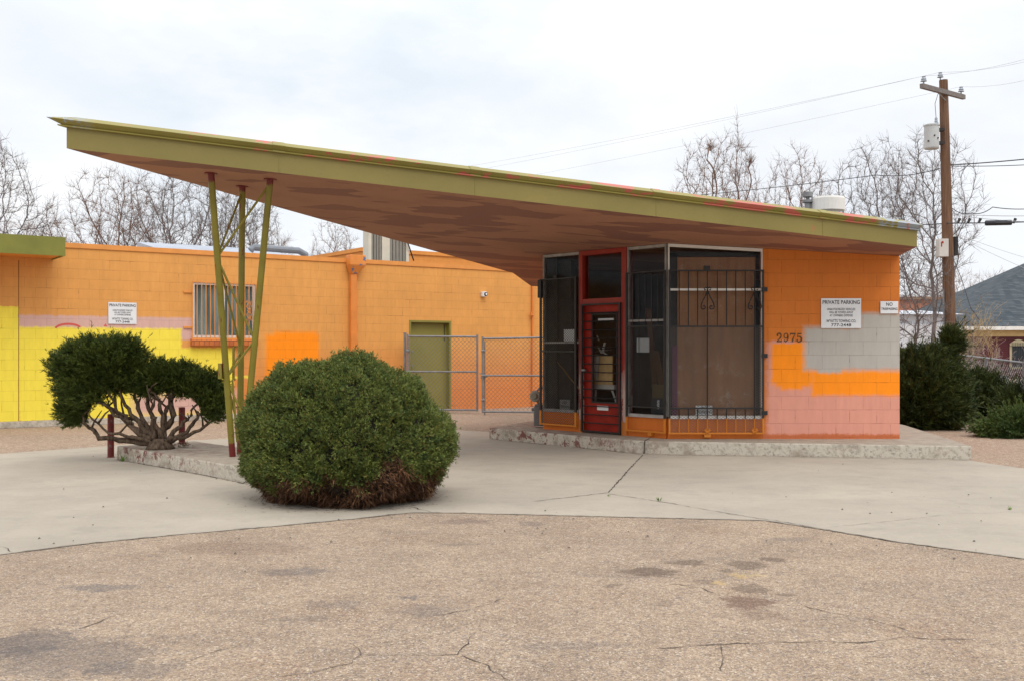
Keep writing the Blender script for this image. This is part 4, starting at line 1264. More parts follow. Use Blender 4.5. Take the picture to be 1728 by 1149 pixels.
# green door
mb = MB(); fr_ = 0.05
mb.box(dr0, dr0 + fr_, -0.012, 0.16, 0, drz); mb.box(dr1 - fr_, dr1, -0.012, 0.16, 0, drz); mb.box(dr0 + fr_, dr1 - fr_, -0.011, 0.16, drz - fr_, drz)
mb.build('door_frame', m_green_flat, longb, ORG)
mb = MB(); mb.box(dr0 + fr_, dr1 - fr_, 0.13, 0.17, 0.02, drz - fr_)
dd_ = mb.build('door', m_green_flat, longb, ORG)
for z in (1.45, 1.1):
    mb = MB(); mb.lathe([(0.03, 0), (0.035, 0.03), (0.03, 0.06)], 10, (dr0 + 0.12, 0.09, z)); mb.build('door_lock', m_galv, dd_, ORG)
mb = MB(); mb.box(dr1 - 0.13, dr1 - 0.115, 0.115, 0.13, 1.75, 2.15); mb.build('door_pull', m_dark, dd_, ORG)
# downspout with conductor head
m_spout = paint('orange_spout', lin(216, 132, 60), 0.5, 0.1, 3)
m_head = paint('orange_head', lin(220, 138, 64), 0.5, 0.1, 3, chips=lin(96, 110, 140), chip_amt=0.60, chip_scale=5)
s0 = ORG.s(583); s1 = ORG.s(609); s2 = ORG.s(587.5); s3 = ORG.s(598)
mb = MB()
mb.hexa([(s2, -0.16, oz(595, 463)), (s3 + 0.02, -0.16, oz(595, 463)), (s3 + 0.02, -0.03, oz(595, 463)), (s2, -0.03, oz(595, 463))], [(s0, -0.26, oz(595, 449)), (s1, -0.26, oz(595, 449)), (s1, -0.03, oz(595, 449)), (s0, -0.03, oz(595, 449))])
mb.box(s0, s1, -0.26, -0.03, oz(595, 449), oz(595, 432))
dh = mb.build('conductor_head', m_head, longb, ORG, bevel=0.012)
mb = MB(); mb.box(s2 + 0.01, s3, -0.14, -0.02, 0.1, oz(595, 462)); mb.box(s2 - 0.005, s3 + 0.012, -0.145, -0.004, 1.35, 1.41); mb.build('downspout', m_spout, longb, ORG, bevel=0.01)
mb = MB(); sp_ = ORG.s(897.5); mb.tube([(sp_, -0.05, 0.05), (sp_, -0.05, 3.3)], 0.033, 10); mb.tube([(sp_, -0.05, oz(897, 532)), (sp_ - 0.09, -0.09, oz(897, 532)), (sp_ - 0.09, -0.09, oz(897, 527))], 0.03, 8); mb.build('conduit_pipe', m_spout, longb, ORG)
# entrance canopy
c0, c1 = -14.5, ORG.s(96.5)
ez = lambda y: 0
zc0, zc1 = oz(96, 437), oz(96, 401)
DP = -1.05
pts_px = [(-300, 392), (0, 393.5), (40, 394), (110, 401)]
mb = MB()
s_tip = None
FRC = Frame(*ORG.w(0, DP, 0).xy, rad(35.5))
cl, crr = FRC.s(-400), FRC.s(110.5)
zt0, zb0 = FRC.sz(110, 401)[1], FRC.sz(110, 432.5)[1]
mb.box(cl, crr, 0.0, 0.03, zb0, zt0); mb.box(crr - 0.03, crr, 0.03, -DP - 0.003, zb0, zt0)
ac = mb.build('entrance_canopy', paint('olive_tin', lin(122, 122, 52), 0.5, 0.15, 1.5, bump=0.2, grain=4), longb, FRC)
mb = MB(); mb.box(cl, crr - 0.031, 0.031, -DP - 0.003, zb0 + 0.02, zt0 - 0.01); mb.build('canopy_soffit', m_orange_trim, longb, FRC)
# wall lamp / sensor box
sB = ORG.s(815); zB = oz(815, 497)
wl_ = empty('security_light', ORG.w(sB, -0.05, zB), 'small white security light box high on the orange wall', 'security light')
mb = MB(); mb.box(sB - 0.08, sB + 0.05, -0.10, -0.002, zB - 0.065, zB + 0.065); mb.build('body', m_white, wl_, ORG, bevel=0.01)
mb = MB(); mb.tube([(sB + 0.02, -0.10, zB), (sB + 0.02, -0.13, zB)], [0.05, 0.045], 14); mb.build('lens_hood', m_ink, wl_, ORG)
mb = MB(); mb.tube([(sB + 0.02, -0.128, zB), (sB + 0.02, -0.132, zB)], 0.028, 12); mb.build('lens', m_signw, wl_, ORG)


# higher block part and rooftop unit behind the wall
REAR = Frame(*ORG.w(0, 2.2, 0).xy, rad(35.5))
mb = MB(); ra, rb_ = REAR.s(612), REAR.s(1010); zt_ = REAR.sz(640, 425)[1]
mb.box(ra, rb_, 0, 4, 3.0, zt_ - 0.02); mb.box(ra - 0.05, rb_, -0.04, 4.04, zt_ - 0.02, zt_ + 0.08)
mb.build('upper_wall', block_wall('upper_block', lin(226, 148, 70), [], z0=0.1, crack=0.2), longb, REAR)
HV = Frame(*ORG.w(0, 1.0, 0).xy, rad(35.5))
hv0, hv1 = HV.s(622), HV.s(690); hz = HV.sz(640, 380)[1]; hb = 3.38
hv = empty('rooftop_unit', HV.w((hv0 + hv1) / 2, 0.4, hb), 'cream louvred air handling unit on the orange building roof', 'rooftop unit')
m_cream = paint('cream_tin', (0.60, 0.57, 0.47, 1), 0.5, 0.08)
mb = MB(); mb.box(hv0, hv1, 0.06, 0.3, hb, hz)
fl = (hv1 - hv0)
for a_, c_ in ((0, 0.07), (0.33, 0.52), (0.93, 1.0)): mb.box(hv0 + a_ * fl, hv0 + c_ * fl, 0.0, 0.058, hb, hz)
mb.build('casing', m_cream, hv, HV)
mb = MB()
for a_, c_ in ((0.07, 0.33), (0.52, 0.93)):
    n_ = 4 if c_ < 0.5 else 5
    for i in range(n_):
        x0_ = hv0 + (a_ + (c_ - a_) * i / n_) * fl
        mb.box(x0_ + 0.006, x0_ + (c_ - a_) / n_ * fl * 0.72, 0.015, 0.055, hb + 0.02, hz - 0.03)
mb.build('louvre', paint('louvre_grey', (0.23, 0.22, 0.19, 1), 0.6, 0.1), hv, HV)
mb = MB(); a_ = P(698, 440, 27.0); c_ = P(690, 416, 26.6); mb.tube([a_, c_, c_ + Vector((-0.1, 0, 0.3))], 0.02, 6); tag(mb.build('guy_rod', m_dark), 'thin dark rod leaning beside the rooftop unit', 'rod')

# blue-grey metal roof far behind the wall
def m_metalroof():
    k = MT('ribbed_metal_roof', 0.45, metal=0.2)
    o = k.xyz(k.coord())
    w = k.math('PINGPONG', o[0], 0.3)
    k.col(k.mix(k.rng(k.noise(1.5, 4), 0.3, 0.7), lin(158, 164, 176), lin(178, 184, 194)))
    k.nrm(k.bump(k.rng(w, 0.0, 0.05), 0.6, 0.03)); return k.m


MR = Frame(*ORG.w(0, 9.2, 0).xy, rad(35.5))
shed = empty('metal_shed', MR.w(-2, 3, 0), 'low shed with a pale ribbed metal roof behind the orange wall', 'shed')
ma, mc = MR.s(318), MR.s(606); mz0 = MR.sz(450, 432)[1]; mz1 = MR.sz(450, 400)[1]
mb = MB(); mb.hexa([(ma, 0, mz0 - 0.3), (mc + 0.6, 0, mz0 - 0.3), (mc + 0.6, 5.5, mz0 - 0.3), (ma, 5.5, mz0 - 0.3)], [(ma, 0, mz0 - 0.22), (mc + 0.6, 0, mz0 - 0.22), (mc - 1.5, 5.5, mz1 + 0.15), (ma, 5.5, mz1 + 0.15)])
mb.build('roof', m_metalroof(), shed, MR)
mb = MB(); mb.box(ma + 0.2, mc + 0.4, 0.2, 5.3, 0, mz0 - 0.3); mb.build('wall', m_white, shed, MR)
mb = MB(); t0, t1 = MR.s(425), MR.s(518); zt2 = MR.sz(470, 420)[1]
mb.tube([(t0, 0.1, zt2 - 0.1), (t0 + 0.1, 0.1, zt2), (t1 - 0.25, 0.1, zt2 - 0.02), (t1, 0.1, zt2 - 0.14), (t1, 0.1, zt2 - 0.3)], 0.11, 10)
mb.build('duct', paint('duct_grey', (0.2, 0.22, 0.25, 1), 0.5), shed, MR)


# ------------------------------------------------------------------ chain link
def chain(mb, M_, w_, z0, z1, pitch=0.10, r=0.006):
    """diamond wire mesh in local (s, z) of width w_; M_ maps (s,z)->world"""
    n = int(w_ / pitch); m = int((z1 - z0) / (pitch / 2))
    if n < 1 or m < 1: return
    pw = w_ / n; st = (z1 - z0) / m
    for i in range(n):
        for sg in (0, 1):
            pts = [M_(i * pw + ((pw / 2 if j % 2 else 0) if sg == 0 else (pw / 2 if j % 2 else pw)), z0 + j * st) for j in range(m + 1)]
            mb.tube(pts, r, 3, False)


m_wire = paint('link_wire', (0.20, 0.195, 0.19, 1), 0.5, 0.15, metal=0.4)


def gate_leaf(xa, xb, Da, Db, ytop_a, ytop_b, fr_bot, label, frac=0.52):
    a_ = Vector(((xa - CX) / F * Da, Da, 0)); c_ = Vector(((xb - CX) / F * Db, Db, 0))
    e = (c_ - a_); w_ = e.length; e.normalize()
    za = EYE + (HOR - ytop_a) / F * Da; zc_ = EYE + (HOR - ytop_b) / F * Db
    top = lambda s: za + (zc_ - za) * s / w_
    z0 = fr_bot
    t = empty('chain_link_gate', a_, label, 'gate', 'chain link gate leaves beside the office')
    M_ = lambda s, z: tuple(a_ + e * s + Vector((0, 0, z)))
    mb = MB()
    mb.tube([M_(0, z0), M_(0, top(0) + 0.03)], 0.026, 10); mb.tube([M_(w_, z0), M_(w_, top(w_) + 0.03)], 0.026, 10)
    mb.tube([M_(0, top(0) - 0.02), M_(w_, top(w_) - 0.02)], 0.024, 10); mb.tube([M_(0, z0 + 0.03), M_(w_, z0 + 0.03)], 0.024, 10)
    zm_ = z0 + (za - z0) * frac; mb.tube([M_(0, zm_), M_(w_, zm_)], 0.022, 10)
    mb.build('gate_frame', m_galv, t)
    mb = MB(); chain(mb, M_, w_, z0 + 0.04, min(za, zc_) - 0.03); mb.build('wire_mesh', m_wire, t)
    for z in (0.35, zm_, 1.5):
        mb = MB(); mb.tube([M_(-0.03, z), M_(0.05, z)], 0.035, 8); mb.build('hinge_clamp', m_galv, t)
    return t


gate_leaf(688, 805.5, 25.1, 24.75, 566, 567, 0.06, 'left chain link gate leaf standing before the olive door')
gate_leaf(814.5, 930, 24.3, 24.0, 570, 568, 0.05, 'right chain link gate leaf that meets the office corner', 0.5)
mb = MB(); p = P(818, 700, 24.4); mb.tube([(p.x, p.y, 0.0), (p.x, p.y, P(818, 575, 24.4).z)], 0.014, 8); mb.tube([(p.x, p.y, 0.85), (p.x - 0.1, p.y, 0.87), (p.x + 0.06, p.y, 0.9)], 0.02, 6); mb.tube([(p.x, p.y, 0.95), (p.x - 0.12, p.y, 0.97)], 0.015, 6)
tag(mb.build('drop_rod', m_galv), 'vertical drop rod and latch between the two gate leaves', 'gate latch')
mb = MB(); p = P(683.5, 600, 25.2); mb.tube([(p.x, p.y, 0), (p.x, p.y, P(683, 563, 25.2).z)], 0.032, 12); mb.tube([(p.x, p.y, P(683, 563, 25.2).z), (p.x, p.y, P(683, 561.5, 25.2).z)], 0.042, 12)
tag(mb.build('gate_post', m_galv), 'galvanised gate post against the orange wall left of the gate', 'post')

# right-hand chain link fence
fen = empty('chain_link_fence', (9.4, 22, 0), 'chain link fence running behind the junipers on the right', 'fence')
fp = [P(1470, 583, 31.5), P(1600, 597, 25.0), P(1664, 604.2, 22.8), P(1728, 612, 20.8), P(1840, 627, 17.6)]
mb = MB(); mb.tube(fp, 0.022, 10); mb.build('top_rail', m_galv, fen)
for i, q in enumerate(fp):
    mb = MB(); mb.tube([(q.x, q.y, 0), (q.x, q.y, q.z + 0.03)], 0.032, 10); mb.build('fence_post', m_galv, fen)
mb = MB()
for a_, c_ in zip(fp[:-1], fp[1:]):
    w_ = (c_ - a_).xy.length; e = (c_ - a_) / w_
    chain(mb, lambda s, z: tuple(a_ + e * s + Vector((0, 0, z))), w_, -1.15, -0.02, 0.10, 0.005)
mb.build('wire_mesh', m_wire, fen)

# ------------------------------------------------------------------ plants
def rnd_dirs(rng, n, up=0.0):
    v = rng.normal(size=(n, 3)); v[:, 2] += up
    return v / np.linalg.norm(v, axis=1, keepdims=True)


def sprigs(name, pts, dirs, length, width, mat, parent, rng, blades=5, spread=0.7, droop=0.0):
    """each point grows a little fan of narrow pointed blades"""
    n = len(pts)
    P_ = np.repeat(pts, blades, axis=0); D_ = np.repeat(dirs, blades, axis=0)
    D_ = D_ + rng.normal(size=D_.shape) * spread
    D_ /= np.linalg.norm(D_, axis=1, keepdims=True)
    L_ = (length * rng.uniform(0.5, 1.25, size=(len(P_), 1)))
    side = np.cross(D_, rng.normal(size=D_.shape)); side /= np.linalg.norm(side, axis=1, keepdims=True) + 1e-9
    W_ = width * rng.uniform(0.6, 1.3, size=(len(P_), 1))
    mid = P_ + D_ * L_ * 0.45
    tip = P_ + D_ * L_; tip[:, 2] -= droop * L_[:, 0]
    V = np.stack([P_, mid + side * W_, tip, mid - side * W_], axis=1).reshape(-1, 3)
    Fq = np.arange(len(V)).reshape(-1, 4)
    return np_mesh(name, V, Fq, mat, parent, 4)


def m_leaf(name, a, b, c, dead=None, sc=3.0):
    k = MT(name, 0.6, spec=0.25)
    geo = k.node('ShaderNodeNewGeometry')
    r = geo.outputs['Random Per Island']
    n = k.noise(sc, 4, 0.6)
    col = k.mix(r, a, b)
    col = k.mix(k.rng(n, 0.42, 0.68, 0, 0.8), col, c)
    if dead: col = k.mix(k.math('GREATER_THAN', r, 0.93), col, dead)
    k.col(col)
    k.b.inputs['Transmission Weight'].default_value = 0.0
    return k.m


# --- big round clipped juniper
rng = np.random.default_rng(7)
pc = G(592, 848); BX, BY = pc.x - 0.02, pc.y + 0.75
bush = empty('round_juniper', (BX, BY, 0), 'big round clipped juniper with dry brown base on the concrete', 'bush', 'junipers around the lot')
pxm = F / BY                       # px per metre at its middle
HB = (HOR - 591) / pxm + EYE


def dome(th, ph):
    """lumpy dome radius profile; th azimuth, ph elevation -0.6..pi/2"""
    x = np.cos(th) * np.cos(ph); y = np.sin(th) * np.cos(ph); z = np.sin(ph)
    return x, y, z


def bush_pts(n, rng):
    v = rng.normal(size=(n, 3)); v /= np.linalg.norm(v, axis=1, keepdims=True)
    v = v[v[:, 2] > -0.80]
    lump = (0.018 * np.sin(v[:, 0] * 4.6 + 2.2) * np.sin(v[:, 2] * 4.5 + 1.0) - 0.045 * np.exp(-((v[:, 0] - 0.50) ** 2 + (v[:, 2] - 0.84) ** 2) / 0.02) - 0.02 * np.exp(-((v[:, 0] + 0.62) ** 2 + (v[:, 2] - 0.74) ** 2) / 0.03) + 0.03 * np.sin(v[:, 0] * 9 - v[:, 2] * 8 + 1.0) + 0.03 * np.sin(v[:, 0] * 7 + 1.3) * np.sin(v[:, 2] * 6 + 0.4) + 0.035 * np.sin(v[:, 1] * 8 + v[:, 0] * 5) + 0.022 * np.sin(v[:, 0] * 15 + v[:, 2] * 13 + v[:, 1] * 9)
            + 0.02 * np.sin(v[:, 0] * 23 - v[:, 2] * 19) * np.sin(v[:, 1] * 21))
    z = np.where(v[:, 2] > 0, v[:, 2] * 0.985, v[:, 2] * 0.56)
    p = np.stack([v[:, 0] * 1.05 * (1 + lump), v[:, 1] * 0.97 * (1 + lump), ZC + z * (1 + lump)], axis=1)
    p[:, 0] -= 0.10 * np.clip(p[:, 2] - ZC, 0, 1.2)
    p[:, 0] += 0.04
    return p, v


ZC = 0.45
BX, BY = (582 - CX) / F * 10.62, 10.62
bush.location = (BX, BY, 0)
m_jun = m_leaf('juniper_green', (0.082, 0.125, 0.026, 1), (0.245, 0.270, 0.062, 1), (0.042, 0.084, 0.030, 1), (0.20, 0.14, 0.04, 1), 10)
m_dry = m_leaf('juniper_dry', (0.085, 0.042, 0.024, 1), (0.20, 0.095, 0.045, 1), (0.040, 0.024, 0.018, 1), (0.34, 0.19, 0.09, 1), 9)
off = np.array([BX, BY, 0])
cen = np.array([0, 0, ZC])


def dry_line(p):
    az_ = np.arctan2(p[:, 1], p[:, 0]); azd = np.degrees(az_)
    w_ = 0.225 + 0.05 * np.sin(az_ * 3 + 0.6) + 0.045 * np.sin(az_ * 11) + 0.03 * np.sin(az_ * 27) + 0.02 * np.sin(az_ * 47)
    return w_ + 0.24 * np.exp(-((azd + 52) / 15) ** 2) + 0.06 * np.exp(-((azd + 30) / 20) ** 2)


def tufts(n, per, rad_, jit, rng, seedshift=0.0):
    p, v = bush_pts(n, rng)
    p = cen + (p - cen) * (1 - np.abs(rng.normal(size=(len(p), 1))) * jit)
    d_ = v + rng.normal(size=v.shape) * 0.45; d_[:, 2] += 0.45
    d_ /= np.linalg.norm(d_, axis=1, keepdims=True)
    q = np.repeat(p, per, axis=0); dd_ = np.repeat(d_, per, axis=0)
    t_ = rng.uniform(-0.6, 1.0, size=(len(q), 1))
    q = q + dd_ * t_ * rad_ + rng.normal(size=q.shape) * rad_ * 0.30
    return q, dd_, np.repeat(p, per, axis=0)


q, dd_, pb_ = tufts(11000, 12, 0.055, 0.055, rng)
g_ = pb_[:, 2] > dry_line(pb_) + rng.normal(size=len(pb_)) * 0.012
sprigs('foliage', q[g_] + off, dd_[g_], 0.034, 0.0033, m_jun, bush, rng, 5, 0.40)
q2, dd2, pb2 = tufts(420, 9, 0.06, 0.02, rng)
g2 = pb2[:, 2] > dry_line(pb2) + 0.05
sprigs('shoots', q2[g2] + off, dd2[g2], 0.040, 0.0036, m_jun, bush, rng, 6, 0.38)
p_, v_ = bush_pts(15000, rng)
low_ = p_[:, 2] <= dry_line(p_) + 0.05
dp, dv = p_[low_], v_[low_].copy()
dp = cen + (dp - cen) * (1 - np.abs(rng.normal(size=(len(dp), 1))) * 0.05)
dp[:, 2] = np.maximum(dp[:, 2], 0.014)
dv[:, 2] = dv[:, 2] * 0.3 + 0.12; dv += rng.normal(size=dv.shape) * 0.4; dv /= np.linalg.norm(dv, axis=1, keepdims=True)
sprigs('dry_twigs', dp + off, dv, 0.075, 0.0042, m_dry, bush, rng, 6, 0.55, 0.2)
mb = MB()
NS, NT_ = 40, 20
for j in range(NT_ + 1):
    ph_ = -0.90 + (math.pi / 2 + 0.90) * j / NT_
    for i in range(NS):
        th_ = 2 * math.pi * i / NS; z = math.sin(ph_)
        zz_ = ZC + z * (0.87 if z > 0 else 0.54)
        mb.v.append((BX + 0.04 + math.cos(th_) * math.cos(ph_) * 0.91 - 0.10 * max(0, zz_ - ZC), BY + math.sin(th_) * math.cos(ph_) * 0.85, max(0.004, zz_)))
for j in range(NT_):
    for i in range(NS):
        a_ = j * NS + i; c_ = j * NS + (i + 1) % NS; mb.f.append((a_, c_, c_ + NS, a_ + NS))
mb.build('light_block_core', paint('bush_core', (0.022, 0.02, 0.012, 1), 0.95, 0.3, 9), bush)  # dark solid core added to block light inside the bush
# fallen needles round it
lt = MB(); rg = random.Random(12)
for i in range(900):
    a_ = rg.uniform(0, 6.283); r_ = 0.55 + abs(rg.gauss(0, 0.22)); x = BX + math.cos(a_) * r_; y = BY + math.sin(a_) * r_ * 0.95
    t_ = rg.uniform(0, 6.283); l_ = rg.uniform(0.01, 0.035); w_ = 0.004
    dx, dy = math.cos(t_) * l_, math.sin(t_) * l_
    lt.add([(x - dx, y - dy, 0.0125), (x + dy * w_ / l_, y - dx * w_ / l_, 0.014), (x + dx, y + dy, 0.0125), (x - dy * w_ / l_, y + dx * w_ / l_, 0.014)], [(0, 1, 2, 3)])
tag(lt.build('needle_litter', m_dry), 'brown dry needles fallen on the concrete under the round juniper', 'litter', kind='stuff')


# --- generic twig/branch growth
class Grow:
    def __init__(self, seed): self.mb = MB(); self.r = random.Random(seed); self.tips = []; self.tubes = []

    def fit(self, base, H, half, ptop, pside, mbs, env=True):
        """stretch the skeleton to the wanted size (thickness untouched), then skin it: first tube into mbs[0], the rest into mbs[-1]"""
        A = np.array([tuple(p) for t in self.tubes for p in t[0]]) - np.array(tuple(base))
        sz_ = H / np.percentile(A[:, 2], ptop); sx_ = half / np.percentile(np.abs(A[:, 0]), pside)
        dead = set(); zc = 0.56 * H
        for i, (pts, rs, n, cap, par, lvl) in enumerate(self.tubes):
            q = [base + Vector(((p.x - base.x) * sx_, (p.y - base.y) * sx_, (p.z - base.z) * sz_)) for p in pts]
            if par in dead: dead.add(i); continue
            if env and lvl > 0:
                e_ = q[-1]; k = 1 + self.r.gauss(0, 0.09)
                zr = (e_.z - zc) / (H - zc if e_.z > zc else zc)
                if (((e_.x - base.x) ** 2 + (e_.y - base.y) ** 2) / half ** 2 + zr * zr) > k:
                    dead.add(i); continue
            (mbs[0] if i == 0 else mbs[-1]).tube(q, rs, n, cap)

    def limb(self, p, d_, L, r, lvl, cfg, par=-1):
        R_ = self.r; n = cfg['seg'][min(lvl, len(cfg['seg']) - 1)]
        pts = [p.copy()]; rs = [r]; q = p.copy(); dd = d_.normalized()
        for i in range(n):
            j = cfg['jit'][min(lvl, len(cfg['jit']) - 1)]
            dd = (dd + Vector((R_.gauss(0, j), R_.gauss(0, j), R_.gauss(0, j))) + Vector((0, 0, cfg['up'][min(lvl, len(cfg['up']) - 1)]))).normalized()
            q = q + dd * (L / n)
            pts.append(q.copy()); rs.append(max(cfg['rmin'], r * (1 - (i + 1) / n * cfg['taper'])))
        self.tubes.append((pts, rs, (8, 6, 4, 3, 3, 3)[min(lvl, 5)], lvl < 2, par, lvl))
        me = len(self.tubes) - 1
        if lvl >= cfg['depth']:
            self.tips.append((pts[-1], dd)); return
        k = cfg['kids'][lvl]
        for c in range(k):
            t = cfg['start'][min(lvl, len(cfg['start']) - 1)]; t = t + (1 - t) * ((c + R_.random()) / k)
            f = t * n; i = min(int(f), n - 1)
            base = pts[i].lerp(pts[i + 1], f - i); pdir = (pts[i + 1] - pts[i]).normalized()
            ang = rad(R_.gauss(cfg['ang'][min(lvl, len(cfg['ang']) - 1)], 9))
            ax = pdir.cross(Vector((R_.gauss(0, 1), R_.gauss(0, 1), R_.gauss(0, 1)))).normalized()
            nd = Matrix.Rotation(ang, 3, ax) @ pdir
            rr = rs[i] + (rs[i + 1] - rs[i]) * (f - i)
            lf = cfg['len'][min(lvl, len(cfg['len']) - 1)] * R_.uniform(0.65, 1.15) * (1.1 - 0.45 * t)
            self.limb(base, nd, L * lf, max(cfg['rmin'], rr * cfg['rk']), lvl + 1, cfg, me)
        # leader continues
        self.limb(pts[-1], dd, L * cfg.get('lead', 0.6), rs[-1], lvl + 1, cfg, me)


SPREAD = dict(seg=[5, 5, 4, 4, 3], jit=[0.10, 0.16, 0.20, 0.22, 0.25], up=[0.05, 0.06, 0.05, 0.05, 0.06], depth=4, kids=[7, 7, 7, 6], start=[0.35, 0.2, 0.15, 0.1], ang=[48, 42, 42, 40], len=[0.85, 0.62, 0.56, 0.6], taper=0.62, rk=0.52, rmin=0.0065, lead=0.6)


def colonise(seed, H, half, zb, n_att, step, shape, up, rtw, droop=0.0):
    """branches grow toward points spread through the crown; returns chains of (points, radii), trunk first, and twigs"""
    rng = np.random.default_rng(seed)
    A = []
    while len(A) < n_att:
        x, y, t = rng.uniform(-1, 1), rng.uniform(-1, 1), rng.uniform(0, 1)
        if shape == 'round': lim = math.sqrt(max(0, 1 - ((t - 0.42) / 0.58) ** 2)) if t > 0.42 else 0.55 + 0.45 * t / 0.42
        elif shape == 'cone': lim = (1 - t) ** 0.75 + 0.04
        else: lim = (0.45 + 0.55 * math.sin(math.pi * min(1, t * 0.9 + 0.12))) * (1 if t < 0.75 else 1 - (t - 0.75) * 2.2)
        lim *= 0.86 + 0.22 * math.sin(3 * math.atan2(y, x) + seed) * math.sin(5 * t + seed)
        if math.hypot(x, y) < lim: A.append((x * half, y * half, (zb + (1 - zb) * t) * H))
    A = np.array(A)
    N = [np.zeros(3)]; par = [-1]; z = 0.0
    lean = rng.normal(size=2) * 0.03
    while z < zb * H * 0.8:
        z += step; N.append(N[-1] + np.array([lean[0] * step + rng.normal() * 0.03, lean[1] * step, step])); par.append(len(N) - 2)
    near = np.zeros(len(A), int); dist = np.full(len(A), 1e9)
    for k, q in enumerate(N):
        d_ = np.linalg.norm(A - q, axis=1); m = d_ < dist; dist[m] = d_[m]; near[m] = k
    alive = np.ones(len(A), bool); kill = step * 1.25
    for it in range(170):
        if not alive.any(): break
        new = []
        for k in np.unique(near[alive]):
            v = A[alive & (near == k)] - N[k]
            v = (v / np.linalg.norm(v, axis=1, keepdims=True)).sum(axis=0)
            v = v / (np.linalg.norm(v) + 1e-9) + rng.normal(size=3) * 0.22 + np.array([0, 0, up])
            if par[k] >= 0:
                pv = N[k] - N[par[k]]; v = v + 0.55 * pv / (np.linalg.norm(pv) + 1e-9)
            new.append((k, N[k] + v / np.linalg.norm(v) * step))
        for k, q in new:
            N.append(q); par.append(k)
            d_ = np.linalg.norm(A - q, axis=1); m = d_ < dist; dist[m] = d_[m]; near[m] = len(N) - 1
        alive &= dist > kill
        if len(N) > 9000: break
    n = len(N); kids = [[] for _ in range(n)]
    for k in range(1, n): kids[par[k]].append(k)
    rad_ = np.zeros(n)
    for k in range(n - 1, -1, -1):
        rad_[k] = rtw if not kids[k] else sum(rad_[c] ** 2.35 for c in kids[k]) ** (1 / 2.35)
    chains = []; todo = [(0, None)]
    while todo:
        k, fr_ = todo.pop(0)
        pts = [] if fr_ is None else [N[fr_]]; rs = [] if fr_ is None else [min(rad_[fr_], rad_[k] * 1.25)]
        while True:
            pts.append(N[k]); rs.append(rad_[k])
            if not kids[k]: break
            ch = sorted(kids[k], key=lambda c: -rad_[c])
            todo += [(c, k) for c in ch[1:]]
            k = ch[0]
        chains.append((pts, rs))
    tw = []
    for k in range(1, n):
        if rad_[k] > rtw * 3.2: continue
        d0 = N[k] - N[par[k]]; d0 = d0 / (np.linalg.norm(d0) + 1e-9)
        for _ in range(6):
            d_ = d0 * 0.7 + rng.normal(size=3) * 0.55 + np.array([0, 0, 0.25 - droop]); d_ /= np.linalg.norm(d_)
            l_ = step * rng.uniform(0.6, 1.9); a = N[k]; b_ = a + d_ * l_ * 0.5; c_ = b_ + (d_ + rng.normal(size=3) * 0.3 + np.array([0, 0, 0.15 - droop])) * l_ * 0.45
            tw.append(((a, b_, c_), (rtw * 0.62, rtw * 0.5, rtw * 0.32)))
    return chains, tw


def m_bark(name, a, b):
    k = MT(name, 0.9, spec=0.1); k.col(k.mix(k.noise(2.5, 5), a, b)); return k.m


bark_g = m_bark('grey_bark', (0.12, 0.10, 0.095, 1), (0.20, 0.165, 0.155, 1))
bark_b = m_bark('brown_bark', (0.14, 0.092, 0.072, 1), (0.24, 0.155, 0.12, 1))
bark_hazed = m_bark('hazed_bark', (0.30, 0.26, 0.25, 1), (0.42, 0.35, 0.32, 1))  # distance haze put into a paler bark colour


def bare_tree(x, D, ytop, half, seed, mat, label, zb=0.3, shape='round', n_att=620, up=0.12, rtw=0.0085, droop=0.0, step=0.29):
    X = (x - CX) / F * D; H = EYE + (HOR - ytop) / F * D
    o = empty('bare_tree', (X, D, 0), label, 'tree', 'bare trees behind the buildings')
    chains, tw = colonise(seed, H, half, zb, int(n_att * 2.3), step, shape, up, rtw, droop)
    B = np.array([X, D, 0])
    tr2, cr2 = MB(), MB()
    for i, (pts, rs) in enumerate(chains):
        m = max(rs); sides = 8 if m > 0.10 else 6 if m > 0.05 else 4 if m > 0.025 else 3
        (tr2 if i == 0 else cr2).tube([Vector(tuple(p + B)) for p in pts], [float(r) for r in rs], sides, False)
    for pts, rs in tw: cr2.tube([Vector(tuple(p + B)) for p in pts], list(rs), 3, False)
    tr2.build('trunk', mat, o, smooth=True)
    cr2.build('crown', mat, o)
    return o


bare_tree(-62, 44, 196, 3.9, 3, bark_g, 'large bare tree cut off by the left edge of the photo', 0.26, 'round', 700)
bare_tree(188, 46, 284, 3.4, 11, bark_b, 'bare spreading tree farthest left behind the yellow stretch of wall', 0.24, 'round', 620)
bare_tree(312, 47, 272, 3.9, 21, bark_g, 'bare dark trunked tree above the parking sign on the orange wall', 0.26, 'round', 700)
bare_tree(408, 50, 318, 3.0, 33, bark_g, 'bare tree behind the canopy pipe trestle', 0.26, 'round', 520)
bare_tree(566, 60, 370, 2.0, 41, bark_b, 'small round bare tree left of the cream rooftop unit', 0.22, 'round', 520)
bare_tree(1208, 47, 226, 2.6, 63, bark_b, 'broad bare tree behind the middle of the canopy roof', 0.26, 'round', 700, 0.3)
bare_tree(1246, 45, 182, 1.25, 52, bark_b, 'tall narrow upright bare tree rising highest over the canopy roof', 0.25, 'cone', 520, 0.6)
bare_tree(1345, 50, 246, 2.3, 71, bark_b, 'bare twiggy tree behind the roof flue pipe', 0.26, 'round', 560)
bare_tree(1474, 44, 232, 2.25, 83, bark_g, 'bare forked tree behind the right end of the canopy roof', 0.30, 'round', 620)
bare_tree(1566, 38, 212, 2.1, 95, bark_g, 'bare tree directly behind the utility pole', 0.32, 'round', 520)
bare_tree(1538, 30, 408, 1.45, 107, bark_g, 'low drooping bare tree just past the office right corner', 0.36, 'round', 260, 0.0, 0.008, 0.45, 0.26)
